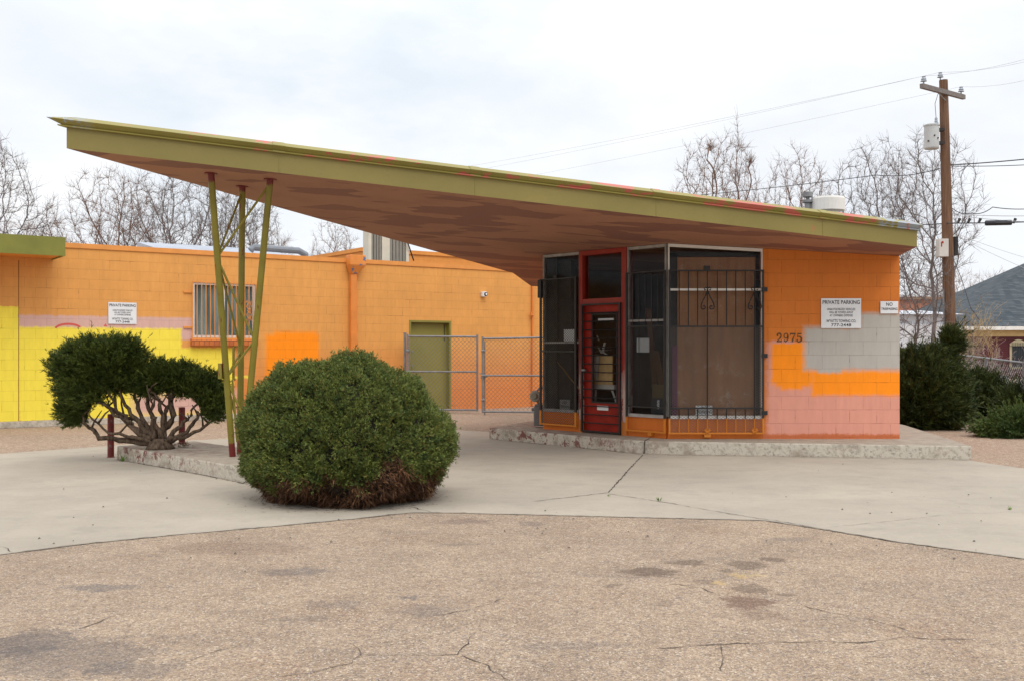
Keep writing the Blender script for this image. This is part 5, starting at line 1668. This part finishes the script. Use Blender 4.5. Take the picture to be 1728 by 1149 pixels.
for (x, D, yt, sp, seed, lab) in ((1600, 95, 452, 4, 201, 'pale hazy far tree left of the pole foot'), (1680, 100, 458, 4, 202, 'pale hazy far tree above the brick building'), (1745, 105, 462, 5, 203, 'pale hazy far tree behind the grey house roof'),
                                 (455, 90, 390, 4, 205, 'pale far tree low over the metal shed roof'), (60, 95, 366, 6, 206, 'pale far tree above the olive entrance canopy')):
    bare_tree(x, D, yt, sp, seed, bark_hazed, lab, 0.2, 'round', 420, 0.12, 0.016, 0.0, 0.6)

# leafless shrub in front of the red house
def bare_shrub(x, D, ytop, w_, seed, mat, label):
    X = (x - CX) / F * D; H = EYE + (HOR - ytop) / F * D
    g_ = Grow(seed); R_ = g_.r
    cfg = dict(SPREAD, kids=[4, 4, 3, 2], depth=3, seg=[4, 4, 3, 3], rmin=0.004, ang=[22, 26, 30], up=[0.06, 0.08, 0.06])
    for i in range(4):
        a_ = R_.uniform(0, 6.28); t_ = R_.uniform(0.05, 0.5)
        g_.limb(Vector((X + math.cos(a_) * 0.2, D + math.sin(a_) * 0.2, 0)), Vector((math.cos(a_) * t_, math.sin(a_) * t_, 1)), H * 0.5, 0.012, 0, cfg)
    g_.fit(Vector((X, D, 0)), H, w_, 99, 97, (g_.mb,), False)
    tag(g_.mb.build('bare_shrub', mat), label, 'shrub')


bare_shrub(1655, 30, 508, 1.15, 5, m_bark('tan_twigs', (0.30, 0.20, 0.12, 1), (0.42, 0.32, 0.16, 1)), 'leafless tan shrub in front of the dark red house')
bare_shrub(1615, 34, 540, 0.8, 6, m_bark('grey_twigs', (0.20, 0.16, 0.13, 1), (0.28, 0.22, 0.18, 1)), 'leafless grey brush tangled beside the pole foot')
bare_shrub(1700, 27, 575, 1.4, 8, m_bark('mauve_twigs', (0.20, 0.15, 0.15, 1), (0.30, 0.24, 0.22, 1)), 'low mauve brush behind the chain link fence')


# --- feathery junipers
def juniper(name, base, clumps, mat, core, label, seed, n_per=2600, length=0.17, width=0.008, up=0.8, blades=6, spread=0.5, out=0.9, group='junipers around the lot', parent=None, shell=0.55, nsec=260, corek=0.72):
    rng = np.random.default_rng(seed)
    o = parent or empty(name, base, label, 'bush', group)
    pts, dirs = [], []
    cm = MB()
    for (cx_, cy_, cz_, rx, ry, rz, wgt, lean) in clumps:
        n = int(n_per * wgt * 0.34)
        v = rng.normal(size=(n, 3)); v /= np.linalg.norm(v, axis=1, keepdims=True)
        rr_ = rng.uniform(shell, 1.0, size=(n, 1)) ** 0.5
        lump = 1 + 0.20 * np.sin(v[:, :1] * 6 + seed) * np.sin(v[:, 2:] * 7 + v[:, 1:2] * 4) + 0.10 * np.sin(v[:, 1:2] * 11 + v[:, :1] * 9)
        p = v * rr_ * lump * np.array([rx, ry, rz]) + np.array([cx_, cy_, cz_])
        d_ = v * out; d_[:, 2] += up; d_[:, 0] += lean
        pts.append(p); dirs.append(d_ / np.linalg.norm(d_, axis=1, keepdims=True))
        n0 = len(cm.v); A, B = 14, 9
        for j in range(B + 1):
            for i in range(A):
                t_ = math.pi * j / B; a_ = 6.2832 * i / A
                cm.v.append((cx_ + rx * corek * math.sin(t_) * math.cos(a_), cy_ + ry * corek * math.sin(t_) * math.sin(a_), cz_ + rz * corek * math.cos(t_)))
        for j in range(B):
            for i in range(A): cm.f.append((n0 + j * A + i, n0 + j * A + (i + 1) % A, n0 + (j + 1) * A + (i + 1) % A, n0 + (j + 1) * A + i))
    pts = np.concatenate(pts); dirs = np.concatenate(dirs)
    ok = pts[:, 2] > 0.03; pts, dirs = pts[ok], dirs[ok]
    per = 16
    dirs = dirs + rng.normal(size=dirs.shape) * 0.22; dirs /= np.linalg.norm(dirs, axis=1, keepdims=True)
    pl = length * 1.5 * rng.uniform(0.5, 1.35, size=(len(pts), 1))
    t_ = rng.uniform(0.0, 1.0, size=(len(pts) * per, 1))
    qd = np.repeat(dirs, per, axis=0); ql = np.repeat(pl, per, axis=0)
    qp = np.repeat(pts, per, axis=0) + qd * (t_ - 0.35) * ql + rng.normal(size=qd.shape) * 0.006
    sprigs('foliage', qp, qd, length * 0.42, width * 0.72, mat, o, rng, 3, spread)
    ii = rng.choice(len(pts), min(nsec, len(pts)), replace=False)
    qp = np.repeat(pts[ii], per, axis=0) + np.repeat(dirs[ii], per, axis=0) * rng.uniform(0, 1, size=(len(ii) * per, 1)) * length * 2.1
    sprigs('shoots', qp, np.repeat(dirs[ii], per, axis=0), length * 0.35, width * 0.6, mat, o, rng, 3, 0.35)
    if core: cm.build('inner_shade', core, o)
    return o


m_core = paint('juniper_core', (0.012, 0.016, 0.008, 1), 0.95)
m_jd = m_leaf('dark_juniper', (0.026, 0.044, 0.010, 1), (0.09, 0.11, 0.020, 1), (0.018, 0.036, 0.012, 1), (0.07, 0.065, 0.03, 1), 3)
m_jl = m_leaf('tufted_juniper', (0.036, 0.058, 0.009, 1), (0.12, 0.15, 0.022, 1), (0.022, 0.042, 0.009, 1), (0.12, 0.12, 0.03, 1), 5)


def cl(x, y, D, rxp, ryp, w, lean=0.0, dyp=0.8):
    """clump from photo pixels: centre, half width, half height"""
    p = P(x, y, D); s = D / F
    return (p.x, p.y, p.z, rxp * s, rxp * s * dyp, ryp * s, w, lean)


# left tufted juniper on the pump island, foliage pads on bare twisted trunks
DL = 14.0
base = Vector(((262 - CX) / F * DL, DL, 0.19))
jl = empty('tufted_juniper', base, 'leaning juniper with tufted crown on bare twisted trunks at island end', 'bush', 'junipers around the lot')
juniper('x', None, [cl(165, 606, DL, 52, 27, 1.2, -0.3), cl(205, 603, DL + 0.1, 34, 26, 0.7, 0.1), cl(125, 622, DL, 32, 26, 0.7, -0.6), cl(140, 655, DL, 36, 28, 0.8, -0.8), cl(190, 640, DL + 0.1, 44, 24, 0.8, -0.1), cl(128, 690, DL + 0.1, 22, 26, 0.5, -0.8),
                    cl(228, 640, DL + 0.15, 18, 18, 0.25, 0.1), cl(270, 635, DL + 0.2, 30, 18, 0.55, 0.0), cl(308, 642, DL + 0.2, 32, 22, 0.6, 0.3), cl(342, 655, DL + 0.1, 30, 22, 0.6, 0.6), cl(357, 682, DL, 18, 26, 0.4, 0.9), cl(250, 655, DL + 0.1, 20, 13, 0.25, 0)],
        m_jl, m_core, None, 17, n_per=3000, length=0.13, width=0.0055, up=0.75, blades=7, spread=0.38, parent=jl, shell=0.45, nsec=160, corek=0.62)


def m_jbark():
    k = MT('shaggy_bark', 0.9, spec=0.1)
    n = k.noise(6, 6, 0.7, v=k.map(k.coord(), scale=(5, 5, 1.0)))
    k.col(k.mix(k.rng(n, 0.35, 0.65), (0.042, 0.028, 0.020, 1), (0.16, 0.113, 0.078, 1))); k.nrm(k.bump(n, 0.7, 0.02)); return k.m


jb = m_jbark()
rg = random.Random(3)
limbs = [[(268, 748), (225, 738), (180, 728), (150, 700)], [(262, 746), (215, 715), (185, 690), (150, 668)], [(258, 744), (222, 700), (205, 668), (190, 640)], [(264, 742), (238, 705), (228, 672), (232, 640)],
         [(270, 742), (246, 716), (205, 700), (160, 668), (140, 660)], [(266, 745), (252, 690), (245, 655), (258, 640)], [(274, 744), (275, 700), (268, 672), (252, 655)], [(275, 744), (278, 700), (290, 675), (310, 650)],
         [(278, 745), (300, 722), (320, 700), (340, 672)], [(280, 746), (315, 728), (335, 705), (355, 690)], [(262, 748), (210, 744), (170, 738), (148, 722), (138, 700)], [(272, 742), (292, 700), (285, 660), (280, 640)],
         [(282, 746), (318, 735), (350, 712), (358, 690)], [(266, 746), (232, 724), (212, 708), (196, 690), (170, 640)], [(276, 740), (262, 712), (255, 690), (258, 670)]]
for i, l_ in enumerate(limbs):
    mb = MB(); dep = DL + rg.uniform(-0.25, 0.3)
    P0 = [P(x, y, DL + (dep - DL) * k_ / (len(l_) - 1)) for k_, (x, y) in enumerate(l_)]
    fine = []
    for a_, c_ in zip(P0[:-1], P0[1:]):
        for k_ in range(4): fine.append(a_.lerp(c_, k_ / 4) + Vector((rg.gauss(0, 0.014), rg.gauss(0, 0.02), rg.gauss(0, 0.014))))
    fine.append(P0[-1]); r0 = rg.uniform(0.029, 0.052)
    fine[0].z = max(fine[0].z, 0.2)
    mb.tube(fine, [r0 * (1 - 0.68 * k_ / (len(fine) - 1)) * rg.uniform(0.88, 1.15) for k_ in range(len(fine))], 9)
    for _ in range(3):
        k_ = rg.randrange(len(fine) // 2, len(fine)); q = fine[k_]
        e_p = q + Vector((rg.uniform(-0.2, 0.2), rg.uniform(-0.15, 0.15), rg.uniform(0.06, 0.24)))
        mb.tube([q, q.lerp(e_p, 0.5) + Vector((rg.gauss(0, 0.02), 0, rg.gauss(0, 0.02))), e_p], [0.017, 0.012, 0.006], 5)
    mb.build('trunk', jb, jl, smooth=True)
mb = MB(); q = P(268, 745, DL); mb.lathe([(0.20, 0), (0.17, 0.05), (0.12, 0.10), (0.09, 0.14)], 12, (q.x + 0.02, q.y, 0.19)); mb.build('root_crown', jb, jl, smooth=True)
mb = MB(); rg = random.Random(8); q = G(310, 754, 0.19)
for i in range(120):
    a_ = rg.uniform(0, 6.28); r_ = abs(rg.gauss(0, 0.07)); x, y = q.x + math.cos(a_) * r_ * 1.3, q.y + math.sin(a_) * r_; z = 0.195 + rg.uniform(0, max(0.01, 0.09 - r_ * 0.6)); l_ = rg.uniform(0.015, 0.035); t_ = rg.uniform(0, 6.28)
    mb.add([(x, y, z), (x + math.cos(t_) * l_, y + math.sin(t_) * l_, z + rg.uniform(-0.008, 0.02)), (x + math.cos(t_ + 0.9) * l_ * 1.2, y + math.sin(t_ + 0.9) * l_ * 1.2, z + rg.uniform(-0.008, 0.02))], [(0, 1, 2)])
tag(mb.build('dead_leaf_clump', paint('dead_leaves', (0.22, 0.14, 0.07, 1), 0.9, 0.4, 20)), 'small clump of dead leaves on the island by the juniper trunks', 'leaf clump')

# right-hand junipers
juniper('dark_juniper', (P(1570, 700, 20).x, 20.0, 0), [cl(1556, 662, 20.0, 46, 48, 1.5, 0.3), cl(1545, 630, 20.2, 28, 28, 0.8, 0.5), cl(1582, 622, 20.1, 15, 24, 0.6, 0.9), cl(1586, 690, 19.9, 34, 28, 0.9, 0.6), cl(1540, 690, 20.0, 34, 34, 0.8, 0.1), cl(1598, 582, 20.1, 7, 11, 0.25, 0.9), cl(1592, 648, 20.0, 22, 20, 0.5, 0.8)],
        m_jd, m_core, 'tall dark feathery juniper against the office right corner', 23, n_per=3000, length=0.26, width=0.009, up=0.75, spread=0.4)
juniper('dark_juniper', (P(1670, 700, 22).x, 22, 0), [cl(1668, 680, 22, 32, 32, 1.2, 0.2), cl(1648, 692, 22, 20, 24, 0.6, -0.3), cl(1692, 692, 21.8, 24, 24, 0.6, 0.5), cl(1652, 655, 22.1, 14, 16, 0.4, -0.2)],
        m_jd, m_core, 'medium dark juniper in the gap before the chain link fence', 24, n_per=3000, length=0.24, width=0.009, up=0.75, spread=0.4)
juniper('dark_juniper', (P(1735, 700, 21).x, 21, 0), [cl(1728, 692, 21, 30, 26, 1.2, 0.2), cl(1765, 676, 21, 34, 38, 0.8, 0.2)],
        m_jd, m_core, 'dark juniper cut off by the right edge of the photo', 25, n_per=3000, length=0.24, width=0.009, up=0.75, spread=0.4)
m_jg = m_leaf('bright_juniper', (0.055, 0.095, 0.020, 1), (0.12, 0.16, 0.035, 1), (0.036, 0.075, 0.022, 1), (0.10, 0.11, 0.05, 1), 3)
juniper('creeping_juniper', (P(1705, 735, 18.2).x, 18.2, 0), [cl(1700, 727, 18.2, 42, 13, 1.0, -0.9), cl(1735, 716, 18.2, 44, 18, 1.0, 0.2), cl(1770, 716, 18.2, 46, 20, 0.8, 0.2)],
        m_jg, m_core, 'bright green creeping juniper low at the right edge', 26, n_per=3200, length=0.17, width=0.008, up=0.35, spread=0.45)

# weeds
def weed(loc, h_, seed, label):
    rg = random.Random(seed); mb = MB()
    for i in range(9):
        a_ = rg.uniform(0, 6.28); t_ = rg.uniform(0.3, 1.0); e = Vector((math.cos(a_) * t_, math.sin(a_) * t_, 1)).normalized() * h_ * rg.uniform(0.6, 1.1); sd = Vector((-math.sin(a_), math.cos(a_), 0)) * h_ * 0.10
        q = Vector(loc); mb.add([q - sd * 0.4, q + e * 0.5 + sd, q + e, q + e * 0.5 - sd], [(0, 1, 2, 3)])
    tag(mb.build('weed', m_leaf('weed_green%d' % seed, (0.10, 0.19, 0.03, 1), (0.16, 0.25, 0.05, 1), (0.08, 0.16, 0.03, 1))), label, 'weed', 'weeds in the concrete')


weed(G(207, 779), 0.12, 1, 'green weed tuft at the foot of the island by the red bollard')
weed(G(1112, 846), 0.07, 2, 'tiny bright weed in the apron joint before the office')
weed(G(1027, 838), 0.04, 4, 'tiniest weed where the apron joints fork')
weed(G(1704, 861), 0.05, 3, 'sparse pale weed on the apron near the right edge')

# ------------------------------------------------------------------ utility pole
DP_ = 30.0
pb = Vector(((1606 - CX) / F * DP_, DP_, 0)); pt_ = P(1592, 136, DP_)
pole = empty('utility_pole', pb, 'tall leaning brown wooden utility pole with crossarm behind the office', 'utility pole')


def m_polewood():
    k = MT('pole_wood', 0.85, spec=0.15)
    n = k.noise(4, 6, 0.7, v=k.map(k.coord(), scale=(7, 7, 0.35)))
    k.col(k.mix(k.rng(n, 0.35, 0.65), (0.10, 0.055, 0.036, 1), (0.21, 0.12, 0.075, 1))); k.nrm(k.bump(n, 0.5, 0.01)); return k.m


mb = MB(); mb.tube([pb, pb.lerp(pt_, 0.5), pt_], [0.185, 0.155, 0.118], 18); mb.build('shaft', m_polewood(), pole)
m_arm = paint('arm_wood', (0.17, 0.15, 0.14, 1), 0.85, 0.2, 6)
al = P(1545, 147.5, 29.0); ar = P(1617, 166.5, 30.8)
mb = MB(); e = (ar - al).normalized(); n_ = Vector((e.y, -e.x, 0)).normalized()
sh = n_ * 0.17
def beam(mb, a_, c_, w_, h_):
    e = (c_ - a_).normalized(); n_ = e.cross(Vector((0, 0, 1))).normalized(); u_ = n_.cross(e)
    lo = [a_ + n_ * w_ - u_ * h_, a_ - n_ * w_ - u_ * h_, a_ - n_ * w_ + u_ * h_, a_ + n_ * w_ + u_ * h_]
    hi = [q + (c_ - a_) for q in lo]
    mb.hexa([tuple(q) for q in lo], [tuple(q) for q in hi])
beam(mb, al + sh, ar + sh, 0.05, 0.065); mb.build('crossarm', m_arm, pole)
mid = pb.lerp(pt_, 0.94)
mb = MB(); q = al.lerp(ar, 0.36) + sh; mb.tube([q - Vector((0, 0, 0.05)), (mid.x, mid.y - 0.14, P(1590, 173, 30).z)], 0.018, 6); mb.build('arm_brace', m_galv, pole)
m_ins = paint('insulator_glaze', (0.30, 0.33, 0.38, 1), 0.25, 0.1)
ins = []
for q in (al.lerp(ar, 0.05) + sh + Vector((0, 0, 0.06)), pt_ + Vector((-0.09, 0, 0.0)), al.lerp(ar, 0.93) + sh + Vector((0, 0, 0.06))):
    mb = MB(); mb.lathe([(0.02, 0), (0.02, 0.08), (0.09, 0.085), (0.055, 0.13), (0.075, 0.14), (0.045, 0.19), (0.055, 0.22), (0.0, 0.24)], 14, tuple(q)); mb.build('insulator', m_ins, pole, smooth=False)
    ins.append(q + Vector((0, 0, 0.23)))
# transformer
tp = P(1572, 252, 29.75)
m_tr = paint('transformer_paint', (0.46, 0.48, 0.48, 1), 0.4, 0.1, 3)
mb = MB(); h_ = (252 - 211) / F * 29.75
mb.lathe([(0.0, 0), (0.19, 0.0), (0.205, 0.03), (0.205, h_ - 0.05), (0.222, h_ - 0.045), (0.222, h_ - 0.01), (0.12, h_ + 0.03), (0.0, h_ + 0.035)], 26, tuple(tp))
tf = mb.build('transformer', m_tr, pole)
mb = MB(); mb.lathe([(0.06, h_), (0.065, h_ + 0.05), (0.035, h_ + 0.08), (0.05, h_ + 0.10), (0.03, h_ + 0.14), (0.045, h_ + 0.16), (0.02, h_ + 0.22)], 12, (tp.x + 0.13, tp.y, tp.z)); mb.build('bushing', m_ins, tf)
mb = MB()
for z in (0.18, h_ - 0.14): mb.box(tp.x + 0.18, tp.x + 0.36, tp.y - 0.05, tp.y + 0.15, tp.z + z - 0.04, tp.z + z + 0.04)
for (dx, dz) in ((-0.15, 0.2), (0.0, 0.35), (0.11, 0.28)): mb.tube([(tp.x + dx, tp.y - math.sqrt(max(0, 0.205 ** 2 - dx * dx)) - 0.03, tp.z + dz), (tp.x + dx, tp.y - math.sqrt(max(0, 0.205 ** 2 - dx * dx)) + 0.02, tp.z + dz)], 0.022, 8)
mb.build('bracket', m_dark, tf)
mb = MB(); mb.tube([(tp.x + 0.13, tp.y, tp.z + h_ + 0.2), (tp.x + 0.10, tp.y, tp.z + h_ + 0.6), tuple(al.lerp(ar, 0.4) + sh)], 0.008, 5); mb.build('lead_wire', m_dark, pole)
q = P(1591, 434, 29.8); h_ = 30 / F * 29.8
mb = MB(); mb.box(q.x - 0.15, q.x + 0.12, q.y - 0.12, q.y + 0.15, q.z, q.z + h_); bx_ = mb.build('meter_box', paint('box_beige', (0.55, 0.52, 0.48, 1), 0.5, 0.08), pole, bevel=0.01)
mb = MB(); mb.box(q.x - 0.10, q.x - 0.07, q.y - 0.124, q.y - 0.12, q.z + 0.28, q.z + 0.42); mb.box(q.x - 0.07, q.x - 0.03, q.y - 0.124, q.y - 0.12, q.z + 0.38, q.z + 0.44); mb.build('red_mark', m_red, bx_)
q = P(1611, 432, 30.1); mb = MB(); mb.box(q.x - 0.03, q.x + 0.06, q.y - 0.1, q.y + 0.12, q.z, q.z + 0.55); mb.build('dark_bracket', m_dark, pole)
mb = MB(); mb.tube([pb.lerp(pt_, 0.02) + Vector((-0.2, -0.03, 0)), pb.lerp(pt_, 0.35) + Vector((-0.17, -0.05, 0))], 0.02, 6); mb.build('conduit', m_galv, pole)

m_cable = paint('cable', (0.05, 0.05, 0.055, 1), 0.6)
m_cable2 = paint('pale_cable', (0.42, 0.43, 0.45, 1), 0.5)


def wire(pts, r, label, mat=None, sag=0.15, name='overhead_wire'):
    out_ = []
    for a_, c_ in zip(pts[:-1], pts[1:]):
        for k_ in range(16):
            t_ = k_ / 16; q = a_.lerp(c_, t_); q.z -= sag * 4 * t_ * (1 - t_); out_.append(q)
    out_.append(pts[-1])
    mb = MB(); mb.tube(out_, r, 5); tag(mb.build(name, mat or m_cable), label, 'wire', 'overhead wires on the utility pole')


wire([P(780, 283, 46), ins[0], P(1760, 92, 26.5)], 0.0042, 'thin overhead wire on the left crossarm insulator', m_cable2, 0.1)
wire([P(780, 292, 47), ins[1], P(1760, 97, 27)], 0.0042, 'thin overhead wire on the pole top insulator', m_cable2, 0.1)
wire([P(780, 318, 48), ins[2], P(1760, 128, 28)], 0.004, 'thin overhead wire on the right crossarm insulator', m_cable2, 0.1)
pa = lambda y: Vector((pb.lerp(pt_, (590 - y + 88) / 545).x + 0.16, DP_, EYE + (HOR - y) / F * DP_))
wire([pa(279), P(1780, 264, 27)], 0.016, 'thick upper service cable leaving the pole to the right', None, 0.02)
wire([pa(281), P(1780, 276, 28)], 0.011, 'thinner service cable just below the thick upper one', None, 0.03)
wire([pa(352), P(1640, 360, 29.6), P(1675, 350, 29), P(1780, 347, 28)], 0.012, 'dipping cable with a loop right of the pole', None, 0.08)
wire([pa(361), P(1780, 363, 29)], 0.010, 'straight middle cable right of the pole', m_cable2, 0.05)
wire([pa(363), P(1780, 376, 28)], 0.008, 'faint cable between the middle cable and the splice cable', m_cable2, 0.05)
wire([P(1540, 379, 32), P(1600, 377, 29.8), P(1780, 373, 28)], 0.017, 'dark telephone cable carrying the black splice case', None, 0.02)
wire([pa(395), P(1790, 475, 40)], 0.006, 'thin drop wire slanting down over the grey house roof', m_cable2, 0.1)
wire([pa(392), P(1800, 452, 36)], 0.006, 'second thin drop wire above the slanting one', m_cable2, 0.1)
wire([P(1606, 430, 29.8), P(1622, 470, 29.8), P(1638, 520, 29.6), P(1668, 560, 32)], 0.010, 'loose drop cable hanging beside the pole toward the house', None, 0.0)
wire([P(960, 345, 45), P(1480, 296, 31.5), P(1597, 281, 29.9)], 0.012, 'service cable reaching the pole from the left through the trees', None, 0.12)
sp = empty('splice_case', P(1685, 377, 29), 'black cylindrical splice case hung on the telephone cable', 'splice case')
mb = MB(); a_, c_ = P(1662, 377, 29.1), P(1708, 376, 28.9); mb.tube([a_, a_.lerp(c_, 0.03), a_.lerp(c_, 0.97), c_], [0.05, 0.075, 0.075, 0.05], 12); mb.build('case', paint('splice_black', (0.02, 0.02, 0.03, 1), 0.45), sp)
for x in (1618, 1635, 1653, 1712):
    mb = MB(); q = P(x, 373, 29.3); mb.tube([q - Vector((0.03, 0, 0.07)), q + Vector((0.03, 0, 0.06))], [0.03, 0.045], 8); mb.build('clamp', m_dark, sp)

# ------------------------------------------------------------------ houses on the right
def m_shingle():
    k = MT('grey_shingles', 0.9, spec=0.15)
    br = k.node('ShaderNodeTexBrick', offset=0.37)
    o = k.xyz(k.coord()); k.put(br.inputs['Vector'], k.comb(k.math('ADD', o[0], o[1]), o[2]))
    br.inputs['Scale'].default_value = 1; br.inputs['Brick Width'].default_value = 0.35; br.inputs['Row Height'].default_value = 0.10; br.inputs['Mortar Size'].default_value = 0.006
    br.inputs['Color1'].default_value = lin(66, 74, 80); br.inputs['Color2'].default_value = lin(92, 98, 102); br.inputs['Mortar'].default_value = lin(46, 50, 56)
    c = k.mix(k.rng(k.noise(0.9, 5), 0.35, 0.65, 0, 0.35), br.outputs['Color'], lin(70, 76, 82))
    k.col(c); return k.m


def m_siding(name, a, b, row=0.14):
    k = MT(name, 0.6)
    o = k.xyz(k.coord()); w = k.math('FRACT', k.math('DIVIDE', o[2], row))
    k.col(k.mix(k.rng(k.noise(1.3, 4), 0.3, 0.7), a, b)); k.nrm(k.bump(w, 0.6, 0.02)); return k.m


house = empty('shingled_house', (29, 60, 0), 'dark red house with grey shingled hip roof at the right edge', 'house')
hx0, hx1, hy0, hy1, ze = 23.2, 42.0, 55.0, 66.0, 2.72
mb = MB()
ax0, ax1, ay, za = hx0 + 7.5, hx1 - 7.5, 60.5, 6.9
mb.add([(hx0 - 0.4, hy0 - 0.4, ze), (hx1 + 0.4, hy0 - 0.4, ze), (hx1 + 0.4, hy1 + 0.4, ze), (hx0 - 0.4, hy1 + 0.4, ze), (ax0, ay, za), (ax1, ay, za)], [(0, 1, 5, 4), (1, 2, 5), (2, 3, 4, 5), (3, 0, 4), (3, 2, 1, 0)])
rf = mb.build('roof', m_shingle(), house)
mb = MB(); mb.box(hx0 - 0.42, hx1 + 0.42, hy0 - 0.46, hy0 - 0.405, ze - 0.17, ze + 0.02); mb.build('gutter', m_white, house)
mb = MB(); mb.box(hx0 - 0.05, hx1, hy0 - 0.03, hy0 - 0.001, ze - 0.50, ze - 0.05); mb.build('frieze_board', paint('ochre_trim', lin(206, 176, 122), 0.6), house)
mb = MB(); mb.box(hx0, hx1, hy0, hy1, 0, ze - 0.02); mb.build('wall', m_siding('oxblood_siding', (0.075, 0.012, 0.018, 1), (0.10, 0.017, 0.024, 1), 0.1), house)
mtrim = paint('cream_trim', (0.50, 0.43, 0.28, 1), 0.6)
for xa, xb in ((1620, 1644), (1704, 1733)):
    s = 54.95 / F; X0, X1 = (xa - CX) * s, (xb - CX) * s; z1_, z0_ = EYE + (HOR - 581) * s, EYE + (HOR - 622) * s
    mb = MB(); mb.box(X0, X0 + 0.13, hy0 - 0.07, hy0 - 0.002, z0_, z1_); mb.box(X1 - 0.13, X1, hy0 - 0.07, hy0 - 0.002, z0_, z1_); mb.box(X0 + 0.13, X1 - 0.13, hy0 - 0.069, hy0 - 0.002, z0_, z0_ + 0.1)
    n0 = 10; cxm = (X0 + X1) / 2; rw = (X1 - X0) / 2
    low = [(X0 + 2 * rw * i / n0, z1_ - 0.10) for i in range(n0 + 1)]; hi_ = [(X0 + 2 * rw * i / n0, z1_ + 0.24 * math.sin(math.pi * i / n0) + 0.02) for i in range(n0 + 1)]
    for i in range(n0): mb.hexa([(low[i][0], hy0 - 0.071, low[i][1]), (low[i + 1][0], hy0 - 0.071, low[i + 1][1]), (low[i + 1][0], hy0 - 0.002, low[i + 1][1]), (low[i][0], hy0 - 0.002, low[i][1])],
                               [(hi_[i][0], hy0 - 0.071, hi_[i][1]), (hi_[i + 1][0], hy0 - 0.071, hi_[i + 1][1]), (hi_[i + 1][0], hy0 - 0.002, hi_[i + 1][1]), (hi_[i][0], hy0 - 0.002, hi_[i][1])])
    wo_ = mb.build('window', mtrim, house)
    mb = MB(); mb.box(X0 + 0.13, X1 - 0.13, hy0 - 0.02, hy0 - 0.003, z0_ + 0.1, z1_ - 0.1); mb.build('pane', paint('house_glass', (0.035, 0.045, 0.055, 1), 0.12), wo_)
    if xa > 1700:
        mb = MB()
        for i in range(9): x = X0 + 0.1 + (X1 - X0 - 0.2) * i / 8; mb.bar((x, hy0 - 0.12, z0_), (x, hy0 - 0.12, z1_ + 0.1), 0.012)
        for z in (z0_ + 0.3, z1_ - 0.1): mb.bar((X0, hy0 - 0.12, z), (X1, hy0 - 0.12, z), 0.014)
        mb.build('bars', m_black, wo_)

gar = empty('white_garage', P(1560, 600, 44), 'white sided garage behind the office right corner', 'garage')
s = 44 / F
mb = MB(); gx0, gx1 = (1490 - CX) * s, (1612 - CX) * s; gz1 = EYE + (HOR - 531) * s
mb.box(gx0, gx1, 44, 50, 0, gz1); mb.build('wall', m_siding('white_siding', (0.60, 0.62, 0.66, 1), (0.52, 0.54, 0.58, 1)), gar)
mb = MB(); mb.hexa([(gx0 - 0.3, 43.7, gz1), (gx1 + 0.3, 43.7, gz1), (gx1 + 0.3, 50.3, gz1), (gx0 - 0.3, 50.3, gz1)], [(gx0 + 0.2, 46.2, gz1 + 0.25), (gx1 - 0.6, 46.2, gz1 + 0.25), (gx1 - 0.6, 47.8, gz1 + 0.25), (gx0 + 0.2, 47.8, gz1 + 0.25)]); mb.build('roof', paint('pale_roof', (0.55, 0.57, 0.62, 1), 0.7, 0.1), gar)
mb = MB(); mb.box(gx0 + 0.3, gx1 - 0.2, 43.9, 43.995, 0.3, gz1 - 0.42); mb.build('door', m_siding('garage_door_paint', (0.66, 0.67, 0.70, 1), (0.60, 0.61, 0.64, 1), 0.5), gar)

brk = empty('brick_building', P(1610, 600, 80), 'far flat roofed orange brick building left of the grey roof', 'building')


def m_brick():
    k = MT('orange_brick', 0.85); br = k.node('ShaderNodeTexBrick'); o = k.xyz(k.coord()); k.put(br.inputs['Vector'], k.comb(o[0], o[2]))
    br.inputs['Scale'].default_value = 1; br.inputs['Brick Width'].default_value = 0.3; br.inputs['Row Height'].default_value = 0.1
    br.inputs['Color1'].default_value = lin(176, 104, 76); br.inputs['Color2'].default_value = lin(156, 90, 66); br.inputs['Mortar'].default_value = lin(170, 130, 110)
    k.col(br.outputs['Color']); return k.m


s = 80 / F; bx0, bx1 = (1500 - CX) * s, (1700 - CX) * s; bz = EYE + (HOR - 506) * s
mb = MB(); mb.box(bx0, bx1, 80, 92, 0, bz); mb.build('wall', m_brick(), brk)
mb = MB(); mb.box(bx0 - 0.2, bx1 + 0.2, 79.8, 92.2, bz, bz + 0.22); mb.build('cornice', paint('cornice_tan', lin(150, 120, 98), 0.7), brk)
for i in range(3):
    mb = MB(); x = bx0 + 1.5 + i * 2.6; mb.box(x, x + 1.3, 79.93, 79.99, bz - 2.4, bz - 0.9); mb.build('window', m_dark, brk)

# leaf litter and pebbles scattered on the concrete and dirt
rg = random.Random(77); mb = MB()
for i in range(90):
    x, y = rg.uniform(0, 1728), rg.choice((rg.uniform(730, 930), rg.gauss(905, 25)))
    q = G(x, y); z = 0.012; r_ = rg.uniform(0.004, 0.014)
    n0 = len(mb.v)
    mb.add([(q.x + r_, q.y, z), (q.x + r_ * 0.2, q.y + r_, z), (q.x - r_, q.y + r_ * 0.3, z), (q.x - r_ * 0.3, q.y - r_, z), (q.x, q.y, z + r_ * 0.8)], [(0, 1, 4), (1, 2, 4), (2, 3, 4), (3, 0, 4)])
tag(mb.build('pebbles', paint('pebble_grey', (0.12, 0.10, 0.085, 1), 0.9, 0.5, 9)), 'small dark pebbles and crumbs scattered over the concrete apron', 'pebbles', kind='stuff')
